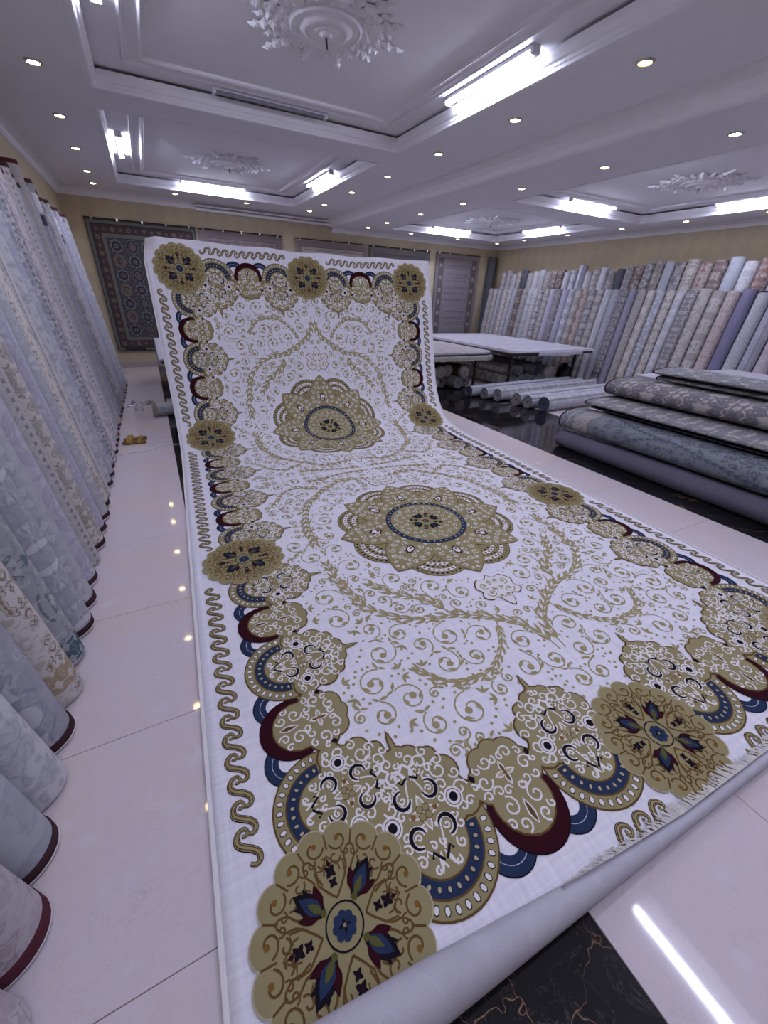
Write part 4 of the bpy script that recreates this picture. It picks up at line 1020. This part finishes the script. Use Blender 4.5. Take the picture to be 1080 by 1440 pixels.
pale = {'ground': rugmat('wallrug_pale', (152, 143, 150), (134, 126, 134), (166, 158, 164), P=.22, Q=.3, sc=10), 'bd': rugmat('wallrug_darkborder', (78, 70, 74), (104, 96, 98), (132, 122, 120), P=.12, Q=.12, sc=20), 'ln': plain('wallrug_line', (150, 142, 140), .9), 'dk': plain('wallrug_motif', (96, 90, 102), .9), 'gr': plain('wallrug_light', (170, 163, 160), .9), 'out': rugmat('wallrug_outer', (138, 130, 130), (118, 110, 112), (150, 142, 140), P=.1, Q=.1, sc=20)}
def draw_pale(W_, H_):
    A = frames(W_, H_, [(.02, .10, 'out', .001), (.10, .115, 'dk', .002), (.27, .285, 'dk', .002), (.285, .34, 'out', .001)])
    for a, b in (((.115, .115), (.27, H_-.115)), ((W_-.27, .115), (W_-.115, H_-.115))): A.add([a, (b[0], a[1]), b, (a[0], b[1])], [(0, 1, 2, 3)], 'bd', .0015)
    yield 'border_band', A
    B = Art()
    for k in range(7):
        for x in (.19, W_-.19): B.ring((x, .3+k*(H_-.6)/6), .035, .05, 'gr', .003, 14); B.disc((x, .3+k*(H_-.6)/6), .02, 'ln', .003, 10)
    yield 'border_flowers', B
    C = Art()
    for j in range(11):
        for i in range(8):
            x = .42+(W_-.84)*(i+.5*(j % 2))/7.5; y = .45+(H_-.8)*j/10; C.leaf((x, y-.03), PI/2, .085, .03, 'dk', .001); C.leaf((x, y+.0), PI/2+.9, .04, .016, 'dk', .0015); C.leaf((x, y), PI/2-.9, .04, .016, 'dk', .0015)
    yield 'sprig_pattern', C
def draw_simple(W_, H_):
    yield 'border_band', frames(W_, H_, [(.02, .14, 'out', .001), (.14, .15, 'dk', .002), (.20, .21, 'dk', .002)])
pink = dict(pale, ground=rugmat('wallrug_pink', (150, 136, 136), (168, 156, 152), (120, 106, 108), P=.2, Q=.24, sc=12))
grey2 = dict(pale, ground=rugmat('wallrug_grey', (110, 108, 112), (138, 134, 134), (84, 82, 90), P=.2, Q=.24, sc=12), out=rugmat('wallrug_greyout', (96, 94, 98), (128, 124, 124), (76, 74, 80), P=.1, Q=.1, sc=22))
hung_rug(-.78, 1.24, .36, 2.83, pers, draw_persian, 'dark blue and brown medallion rug hung leftmost on the back wall')
hung_rug(1.30, 3.15, .36, 2.83, pink, draw_simple, 'pinkish brown rug hung second from left on the back wall')
hung_rug(3.48, 5.43, .36, 2.83, dict(pink, out=pale['out'], ground=pale['gr']), draw_simple, 'pale rose rug hung third from left, mostly hidden behind the carpet')
hung_rug(5.48, 7.40, .36, 2.83, grey2, draw_simple, 'dark grey rug hung fourth from left on the back wall')
hung_rug(7.63, 9.22, .36, 2.83, pale, draw_pale, 'mauve sprig rug with dark side borders hung rightmost on the back wall')

# ------------------------------------------------------------------ tables with rugs laid flat
def slab(name, pts, z0, z1, mat, parent=None, droop=0, uv=True):
    """flat rug or board from an outline, with softened top edge"""
    n = len(pts); cx = sum(p[0] for p in pts)/n; cy = sum(p[1] for p in pts)/n; V = []; U = []
    b = min(.008, (z1-z0)*.4)
    for z, k in ((z0, 0), (z1-b, 0), (z1, b)):
        for x, y in pts:
            l = math.hypot(x-cx, y-cy); V.append((x-(x-cx)/l*k, y-(y-cy)/l*k, z)); U.append((x, y))
    F = [tuple(range(n))[::-1], tuple(range(2*n, 3*n))]
    for r in range(2): F += [(r*n+i, r*n+(i+1) % n, (r+1)*n+(i+1) % n, (r+1)*n+i) for i in range(n)]
    return link(name, mesh_data(name, V, F, [mat], None, U), parent)
def rrect(x0, x1, y0, y1, r=.02, n=5, j=0, seed=0):
    q = random.Random(seed); P = []
    for cx, cy, a in ((x1-r, y0+r, -PI/2), (x1-r, y1-r, 0), (x0+r, y1-r, PI/2), (x0+r, y0+r, PI)):
        for i in range(n+1):
            t = a+PI/2*i/n; P.append((cx+r*math.cos(t)+q.uniform(-j, j), cy+r*math.sin(t)+q.uniform(-j, j)))
    return P
def table(x0, x1, y0, y1, z, label, wood=False):
    t = empty('display_table', ((x0+x1)/2, (y0+y1)/2, 0)); ox, oy = t.location.x, t.location.y
    hx, hy = (x1-x0)/2, (y1-y0)/2
    boxo('table_top', (-hx, hx, -hy, hy, z-.035, z), M_DARKWOOD if wood else plain('table_board', (70, 62, 58), .6), t, .004)
    m = MB(); m.box(-hx+.15, hx-.15, -hy+.22, -hy+.25, z-.085, z-.035); m.box(-hx+.15, hx-.15, hy-.25, hy-.22, z-.085, z-.035); m.build('apron', M_BLACKM, t)
    for sx in (-1, 1):
        for sy in (-1, 1):
            m = MB(); lx, ly = sx*(hx-.25), sy*(hy-.235); m.box(lx-.022, lx+.022, ly-.022, ly+.022, 0, z-.035, bev=.003); m.build('leg', M_BLACKM, t)
            for d in (-1, 1):
                m = MB(); m.tube((lx, ly, z-.30), (lx+d*.16, ly, z-.045), .010, n=8); m.build('brace', M_BLACKM, t)
    return tag(t, label, 'table', 'display tables')
def flat_rug(pts, z0, z1, mat, label, fringe=None, group=None):
    o = slab('flat_rug', pts, z0, z1, mat)
    if fringe:
        m = MB(); q = random.Random(9); n = len(pts)
        for i in range(n):
            a, b = Vector(pts[i]+(0,)), Vector(pts[(i+1) % n]+(0,)); L = (b-a).length
            nn = max(1, int(L/.022)); e = (b-a)/max(L, 1e-6); out = Vector((e.y, -e.x, 0))
            for k in range(nn):
                p = a+e*L*(k+.5)/nn; d = .055+.015*q.random(); V = []
                for f, zz in ((0, z1-.012), (.012, z1-.02), (.02, z1-.02-d)):
                    for sg in (-.0075, .0075): V.append(p+out*(f+.004)+e*sg+Vector((0, 0, zz)))
                m.add(V, [(0, 1, 3, 2), (2, 3, 5, 4)])
        tag(m.build('fringe', fringe, o), kind='stuff')
    return tag(o, label, 'rug', group)
M_CREAMT = rugmat('rug_creamtop', (198, 192, 194), (174, 166, 166), (150, 142, 146), P=.5, Q=.6, sc=6, contrast=.7)
M_NAVYEDGE = plain('navy_rug', (58, 64, 88), .9); M_FRC = plain('cream_fringe', (176, 170, 160), .9)
table(6.32, 8.78, 6.40, 10.3, .76, 'long display table with black legs in front of the right wall rolls')
flat_rug(rrect(6.28, 8.82, 6.36, 10.34, .03, 4, .004, 1), .762, .776, M_GREYPILE2, 'greyish rug lowest of three lying flat on the long right table', group='flat rugs on the long table')
flat_rug(rrect(6.30, 8.85, 6.34, 10.3, .03, 4, .006, 2), .778, .794, M_WHITERUG, 'pale rug in the middle of three lying flat on the long right table', group='flat rugs on the long table')
flat_rug(rrect(6.34, 8.80, 6.38, 10.2, .03, 4, .006, 3), .796, .812, M_WHITERUG, 'white rug topmost of three lying flat on the long right table', group='flat rugs on the long table')
m = MB(); V = []; nn = 9
for i in range(nn):
    x = 7.0+1.35*i/(nn-1)
    for y_, z_ in ((6.345, .80), (6.33, .795), (6.322, .75), (6.325+.006*math.sin(i*2), .705+.012*math.sin(i*1.1))): V.append((x, y_, z_))
m.add(V, [(i*4+k, i*4+k+1, i*4+5+k, i*4+4+k) for i in range(nn-1) for k in range(3)], uv=[(v[0], v[2]) for v in V])
o = m.build('rug_flap', M_WHITERUG, uv=True, smooth=True); tag(o, 'white rug end hanging over the front edge of the long right table', 'rug')
table(3.95, 6.0, 6.55, 8.75, .70, 'shorter display table holding fringed rugs, just right of the hung carpet')
flat_rug(rrect(3.9, 6.06, 6.5, 8.8, .30, 8, 0, 4), .702, .726, M_CREAMT, 'fringed cream rug lowest of three on the shorter table', M_FRC, 'fringed rugs on the shorter table')
flat_rug(rrect(3.92, 6.04, 6.52, 8.78, .30, 8, 0, 5), .728, .756, M_NAVYEDGE, 'navy rug in the middle of three on the shorter table', None, 'fringed rugs on the shorter table')
flat_rug(rrect(3.94, 6.03, 6.53, 8.76, .30, 8, 0, 6), .758, .790, M_CREAMT, 'cream patterned rug topmost of three on the shorter table', None, 'fringed rugs on the shorter table')
table(.02, 2.6, 7.05, 10.1, .72, 'dark wooden display table behind the left side of the hung carpet', True)
flat_rug(rrect(-.01, 2.62, 7.02, 10.12, .03, 4, .004, 7), .722, .752, M_WHITERUG, 'white rug lying flat on the dark table behind the hung carpet')
m = MB(); V = []
for i in range(12):
    y_ = 7.1+2.95*i/11
    for x_, z_ in ((-.016, .715), (-.022, .71), (-.028, .62), (-.024+.006*math.sin(i*2), .47+.03*math.sin(i*1.4))): V.append((x_, y_, z_))
m.add(V, [(i*4+k, i*4+4+k, i*4+5+k, i*4+k+1) for i in range(11) for k in range(3)], uv=[(v[1], v[2]) for v in V])
tag(m.build('rug_flap', RUG['dark floral'], uv=True, smooth=True), 'dark patterned rug side hanging down from the dark table at the left', 'rug')

# ---- rolls under the tables
M_WRAP = plain('wrapped_brown_rug', (122, 98, 84), .25, .5, .25, 8); M_WRAPR = plain('wrapped_red_rug', (112, 66, 58), .3, .5, .25, 8); M_FILM = plain('plastic_film', (176, 170, 168), .15, .6, .2, 20)
def wrapped_end(o, r):
    m = MB(); q = random.Random(int(r*1e4)); n = 16; V = []
    for j, (f, z) in enumerate(((1.01, .06), (1.01, -.004), (.8, -.022), (.45, -.034), (.15, -.03), (.05, -.05))):
        for i in range(n): k = f*r*(1+q.uniform(-.06, .04)*(j > 1)); V.append((k*math.cos(2*PI*i/n), k*math.sin(2*PI*i/n), z+q.uniform(-.008, .008)*(j > 1)))
    m.add(V, [(j*n+i, j*n+(i+1) % n, (j+1)*n+(i+1) % n, (j+1)*n+i) for j in range(5) for i in range(n)]+[tuple(range(5*n, 6*n))]); m.build('film_wrap', M_FILM, o, True)
G1, G2 = 'rolls stored under the shorter table', 'rolls stored under the long table'
for i, (x, z, mt, d) in enumerate([(4.64, .131, M_WRAP, 'brown'), (4.92, .131, M_WRAP, 'brown'), (5.20, .131, RUG['taupe floral'], 'taupe'), (5.48, .131, RUG['cream floral'], 'cream'), (5.76, .131, RUG['taupe floral'], 'taupe'), (4.78, .352, M_WRAP, 'brown'), (5.06, .352, M_WRAP, 'brown'), (5.34, .352, M_WRAP, 'brown'), (5.62, .352, M_WRAPR, 'reddish')]):
    up = z > .2; y0 = 6.98+.07*((i*7) % 5)-.1
    lb = '%s rug roll under the shorter table, %s %s from left' % (d, 'upper layer,' if up else 'on the floor,', ordinal((i-5 if up else i)+1))
    o = rolled_rug((x, y0, z+.002), (x, y0+1.3, z+.002), .128, 1.3, mt, lb, G1, var=i % 3, turns=5)
    if mt in (M_WRAP, M_WRAPR): wrapped_end(o, .128)
for i, (x, z, mt, d) in enumerate([(6.72, .121, RUG['taupe floral'], 'taupe'), (6.98, .121, RUG['taupe floral'], 'taupe'), (7.24, .121, RUG['silver damask'], 'silver'), (7.50, .121, RUG['silver damask'], 'silver'), (7.76, .121, RUG['light grey'], 'grey'), (6.85, .325, RUG['taupe floral'], 'taupe'), (7.11, .325, RUG['silver damask'], 'silver'), (7.63, .325, RUG['light grey'], 'light grey')]):
    up = z > .2; y0 = 6.78+.05*((i*3) % 4)
    lb = '%s rug roll under the long table, %s %s from left' % (d, 'upper layer,' if up else 'on the floor,', ordinal((i-5 if up else i)+1))
    rolled_rug((x, y0, z+.002), (x, y0+2.6, z+.002), .119, 2.6, mt, lb, G2, var=i % 3, turns=5, edge=M_EDGEB if x == 7.63 else M_EDGE)
o = rolled_rug((8.12, 6.9, .202), (8.12, 8.9, .202), .2, 2.0, RUG['taupe floral'], 'thick rug roll with film-wrapped end under the long table', G2, turns=6); wrapped_end(o, .2)
q = random.Random(2); m = MB(); V = []; F = []; n = 14; k = 8
for j in range(k+1):
    for i in range(n):
        a = PI*j/k; t = 2*PI*i/n; f = 1+q.uniform(-.22, .22); V.append((8.52+.13*f*math.sin(a)*math.cos(t), 6.85+.15*f*math.sin(a)*math.sin(t), .23-.225*f**.2*math.cos(a)))
m.add([(a, b, max(.003, c)) for a, b, c in V], [(j*n+i, j*n+(i+1) % n, (j+1)*n+(i+1) % n, (j+1)*n+i) for j in range(k) for i in range(n)])
tag(m.build('black_bag', plain('black_plastic', (16, 15, 18), .35, .5)), 'crumpled black plastic bag under the right end of the long table', 'bag')

# ---- rolls lying on the floor in front of the long table
for i, (x, y_, r, L, mt, d, dy) in enumerate([(5.24, 6.28, .108, 3.05, RUG['pale blue-grey'], 'bluish, farthest', .2), (5.42, 6.035, .105, 3.0, RUG['pale lavender'], 'lavender, second farthest', .2), (5.54, 5.795, .116, 3.0, RUG['light grey'], 'light grey, third farthest', .2),
     (5.66, 5.42, .112, 2.9, RUG['light grey'], 'grey, third nearest', .16), (5.70, 5.18, .112, 2.9, RUG['silver damask'], 'silver, second nearest', .15), (5.80, 4.905, .128, 2.9, RUG['light grey'], 'pale grey, nearest', .13)]):
    rolled_rug((x, y_, r+.002), (x+L, y_+dy, r+.002), r, L, mt, d.split(',')[0]+' rug roll lying on the floor before the long table,'+d.split(',')[1], 'rolls lying on the floor', edge=M_EDGEB if i in (0, 5) else M_EDGE, twist=2.4, var=i % 3, turns=6)
for i, (x, y_, z, r) in enumerate([(-.17, 6.75, .10, .098), (-.02, 6.98, .10, .095)]):
    o = rolled_rug((x, y_, z), (x+1.6, y_, z), r, 1.6, RUG['light grey'], '%s grey rug roll poking out beside the hung carpet at left' % ('fringed' if i == 0 else 'plain'), turns=4)
    if i == 0:
        m = MB(); q = random.Random(8)
        for k in range(60):
            a = 2*PI*k/60; d = .05+.02*q.random(); b = q.uniform(-.01, .01); m.tube((r*math.cos(a), r*math.sin(a), .01), ((r+.006)*math.cos(a+b), (r+.006)*math.sin(a+b), -d), .0035, n=4)
        tag(m.build('fringe', M_FRC, o), kind='stuff')

# ------------------------------------------------------------------ pile of rugs at the right
def folded_rug(cx, cz, rx, rz, y_far, y_near, mat, label, wob=.01, pw=.8, seed=0, bind=True):
    """thick folded rug: flattened roll running along Y with bound far end"""
    n = 36; m = 22; V = []; U = []; q = random.Random(seed); ph = q.uniform(0, 6)
    def sec(a, y):
        ca, sa = math.cos(a), math.sin(a); k = 1+wob*math.sin(y*3+ph)+wob*.6*math.sin(y*7+ph*2)
        return (cx+rx*k*math.copysign(abs(ca)**pw, ca), cz+rz*math.copysign(abs(sa)**pw, sa)*(1+.35*wob*math.sin(y*5)))
    per = math.pi*(3*(rx+rz)-math.sqrt((3*rx+rz)*(rx+3*rz)))
    for j in range(m+1):
        y = y_far+(y_near-y_far)*j/m
        for i in range(n+1):
            x, z = sec(2*PI*i/n, y); V.append((x, y, z)); U.append((per*i/n, y_far-y))
    F = [(j*(n+1)+i, j*(n+1)+i+1, (j+1)*(n+1)+i+1, (j+1)*(n+1)+i) for j in range(m) for i in range(n)]
    F += [tuple(range(n))[::-1], tuple(m*(n+1)+i for i in range(n))]
    o = link('folded_rug', mesh_data('folded_rug', V, F, [mat], None, U, False))
    for p in o.data.polygons: p.use_smooth = len(p.vertices) == 4
    if bind:
        b = MB(); W_ = []
        for y, k in ((y_far+.006, .97), (y_far+.006, 1.012), (y_far-.006, 1.018), (y_far-.014, 1.0)):
            for i in range(n): x, z = sec(2*PI*i/n, y); W_.append((cx+(x-cx)*k, y, cz+(z-cz)*(1+(k-1)*1.5)))
        b.add(W_, [(r*n+i, r*n+(i+1) % n, (r+1)*n+(i+1) % n, (r+1)*n+i) for r in range(3) for i in range(n)]); b.build('end_binding', M_BIND, o, True)
    return tag(o, label, 'rug', 'rugs piled at the right'), sec, per
GP = 'rugs piled at the right'
rolled_rug((4.585, 3.47, .117), (4.585, .1, .117), .114, 3.37, M_PURP, 'purple-grey rug roll on the floor at the foot of the right pile', GP, turns=4)
oS, sec, per = folded_rug(4.81, .354, .31, .128, 3.50, .1, M_BLUE, 'slate blue folded rug with dark scrolls, lowest fold of the right pile', seed=1)
PS = {'O': pile('slate_scroll', (86, 91, 104)), 'T': pile('slate_border', (150, 144, 142)), 'B': pile('slate_outline', (98, 98, 108)), 'W': pile('slate_light', (172, 168, 168))}
def on_fold(s, t, h):
    P = np.zeros((len(s), 3))
    for i in range(len(s)):
        a = PI*1.33-(s[i]/per)*2*PI; y = 3.5-t[i]; x, z = sec(a, y); x2, z2 = sec(a+.01, y); nx, nz = (z2-z), -(x2-x); l = math.hypot(nx, nz) or 1
        P[i] = (x+nx/l*(h[i]+.0015), y, z+nz/l*(h[i]+.0015))
    return P
V2 = Vine(.66, .0, 3.3, lambda gx, gy: gy < .5+.0*gx, 3)
st2 = []
for st in ([(.02, .55), (.2, .9), (.42, 1.3), (.3, 1.8), (.2, 2.3), (.4, 2.8), (.5, 3.2)], [(.6, .6), (.5, .9), (.42, 1.3)], [(.05, 1.9), (.2, 2.3)]): st2 += V2.stem(st, .075, .010)
for rm in (.13, .1, .07):
    for p, a in st2:
        for sg in (1, -1): V2.scroll((p[0]-sg*math.sin(a)*.05, p[1]+sg*math.cos(a)*.05), a, sg, rm, .05)
for _ in range(800):
    x, y = V2.r.uniform(.02, .64), V2.r.uniform(.5, 3.3)
    if V2.free(x, y, .04): V2.scroll((x, y), V2.r.uniform(0, 6.28), V2.r.choice((-1, 1)), .09, .04)
V2.fill(800); V2.A.build('vine_scrolls', on_fold, PS, oS)
A = Art()
for j in range(5):
    for r, col, h in ((.125, 'B', .001), (.115, 'T', .0018)): A.disc((.07+.14*j, .30+.02*(j % 2)), r, col, h+.00002*j, 24, 3)
for j in range(5): A.ring((.07+.14*j, .16), .05, .056, 'W', .0012+.00003*j, 20)
A.stroke([(.66*i/30, .13) for i in range(31)], .012, 'W', .0008); A.stroke([(.66*i/60, .05+.018*math.sin(i*.6)) for i in range(61)], .009, 'W', .0008)
for j in range(5):
    for (dx, dy, r) in ((0, .05, .04), (.04, -.02, .03), (-.04, -.02, .03), (0, -.05, .02), (.05, .05, .02), (-.05, .05, .02)):
        A.stroke(spiral((.07+.14*j+dx, .30+dy), r, dx*60, 1.2, 1 if dx > 0 else -1, 12), .007, 'W', .003); A.disc((.07+.14*j+dx, .30+dy), r*.3, 'B', .0034, 8)
A.build('scalloped_border', on_fold, PS, oS)
folded_rug(5.38, .470, .27, .020, 3.40, .1, M_GREYPILE2, 'thin grey floral folded rug just above the slate blue one', seed=2)
folded_rug(5.24, .509, .35, .017, 3.38, .1, RUG['charcoal'], 'thin dark folded rug sandwiched in the middle of the right pile', seed=3)
folded_rug(5.22, .574, .41, .044, 3.42, .1, M_GREYPILE2, 'grey-blue folded rug with cream flowers in the middle of right pile', seed=4)
folded_rug(5.57, .734, .37, .112, 3.46, .1, M_GREYPILE, 'thick grey folded rug with pale scrolls near the top of right pile', seed=5)
folded_rug(6.02, .884, .33, .036, 3.12, .1, M_GREYPILE, 'dark grey folded rug just under the topmost fold of right pile', seed=6)
folded_rug(5.99, .961, .37, .040, 3.15, .1, M_GREYPILE2, 'grey and cream floral folded rug on top of the right pile', seed=7)
zl = [(5.16, .004, .075, 3.5), (5.16, .077, .15, 3.48), (5.16, .152, .225, 3.5), (5.16, .227, .30, 3.46), (5.16, .302, .365, 3.5), (5.16, .367, .426, 3.48), (5.68, .43, .484, 3.5), (5.66, .53, .60, 3.5), (5.97, .605, .68, 3.55), (5.97, .684, .76, 3.52), (5.97, .764, .842, 3.58)]
for i, (x0, z0, z1, yf) in enumerate(zl):
    flat_rug(rrect(x0, 7.7-.02*(i % 3), .1, yf, .03, 4, .004, 20+i), z0, z1, [M_WHITERUG, M_GREYPILE2, RUG['light grey']][i % 3] if i < 10 else M_WHITERUG, 'flat pale rug in the right pile, %s layer from the floor' % ordinal(i+1), group='flat rugs stacked in the right pile')
flat_rug(rrect(6.42, 7.72, .1, 3.22, .03, 4, .004, 40), .845, .90, M_WHITERUG, 'white rug lying flat on top of the right pile behind the folds', group='flat rugs stacked in the right pile')

# ------------------------------------------------------------------ small things on the floor and the carpet's support
def sandal(x, y, rz, label):
    t = empty('sandal', (x, y, .001)); t.rotation_euler = (0, 0, rz); gold = plain('gold_strap', (150, 118, 52), .45, .4, .2, 40); sole = plain('sandal_sole', (112, 84, 44), .7)
    P = [(-.036, -.12), (.036, -.12), (.042, -.06), (.034, 0), (.046, .06), (.036, .115), (0, .135), (-.036, .115), (-.046, .06), (-.034, 0), (-.042, -.06)]
    o = slab('sole', P, 0, .03, sole, t)
    for y0, y1 in ((.02, .085), (-.07, -.035)):
        m = MB(); V = []
        for i in range(9):
            a = PI*i/8
            for yy in (y0, (y0+y1)/2, y1): V.append((.046*math.cos(a), yy, .012+(.058 if y0 > 0 else .04)*math.sin(a)))
        m.add(V, [(i*3+k, i*3+k+1, i*3+4+k, i*3+3+k) for i in range(8) for k in range(2)]); m.build('strap', gold, t, True)
    return tag(t, label, 'sandal', 'pair of gold sandals')
sandal(-.455, 5.52, 1.5, 'gold sandal on the floor tiles, nearer of the pair'); sandal(-.445, 5.66, 1.65, 'gold sandal on the floor tiles, farther of the pair')
cu = catmull([(-.64, 5.13), (-.5, 5.16), (-.36, 5.17), (-.25, 5.24), (-.14, 5.30), (.0, 5.29), (.1, 5.28)], 8); m = MB()
for a, b in zip(cu, cu[1:]): m.tube(a+(.006,), b+(.006,), .0055, n=6, caps=False)
tag(m.build('white_cord', M_CORDW), 'thin white cord lying across the floor tiles near the sandals', 'cord')
kf = NT('clear_film', .12, .5); kf.b.inputs['Transmission Weight'].default_value = .85; kf.col(lin((232, 232, 238)))
q = random.Random(12)
for i, (x, y, w_) in enumerate([(-.52, 7.50, .07), (-.32, 7.56, .09), (-.42, 7.20, .06)]):
    V = []; n = 7
    for a in range(n):
        for b in range(n): V.append((x+w_*(a/(n-1)*2-1)+q.uniform(-.015, .015), y+w_*1.4*(b/(n-1)*2-1)+q.uniform(-.02, .02), .004+abs(q.gauss(0, .022))*(0 < a < n-1 and 0 < b < n-1)+(.05*math.exp(-((a-3)**2+(b-3)**2)/3) if i == 1 else 0)))
    m = MB(); m.add(V, [(a*n+b, a*n+b+1, a*n+n+b+1, a*n+n+b) for a in range(n-1) for b in range(n-1)])
    tag(m.build('film_scrap', kf.m), ['crumpled clear film scrap by the roll bases, left one', 'crumpled clear film scrap standing highest of the three', 'smallest crumpled clear film scrap, nearest the camera'][i], 'plastic scrap')
def cp(s, d, z): return (CO[0]+s*CV[0]+d*CU[0], CO[1]+s*CV[1]+d*CU[1], z)
t = empty('carpet_rack', cp(1.84, 6.05, 0)); lo = Vector(t.location)
m = MB(); m.tube(Vector(cp(.25, 6.03, 2.10))-lo, Vector(cp(3.45, 6.03, 2.03))-lo, .022); m.build('top_bar', M_BLACKM, t)
for s_, zt in ((.5, 2.09), (3.2, 2.035)):
    m = MB(); m.tube(Vector(cp(s_, 6.03, 0))-lo, Vector(cp(s_, 6.03, zt))-lo, .02); m.build('post', M_BLACKM, t)
    m = MB(); m.box(*[v for p in zip(Vector(cp(s_-.05, 5.93, 0))-lo, Vector(cp(s_+.05, 6.33, .03))-lo) for v in sorted(p)], bev=.004); m.build('foot', M_BLACKM, t)
tag(t, 'black metal rack carrying the raised end of the big white carpet', 'rack')
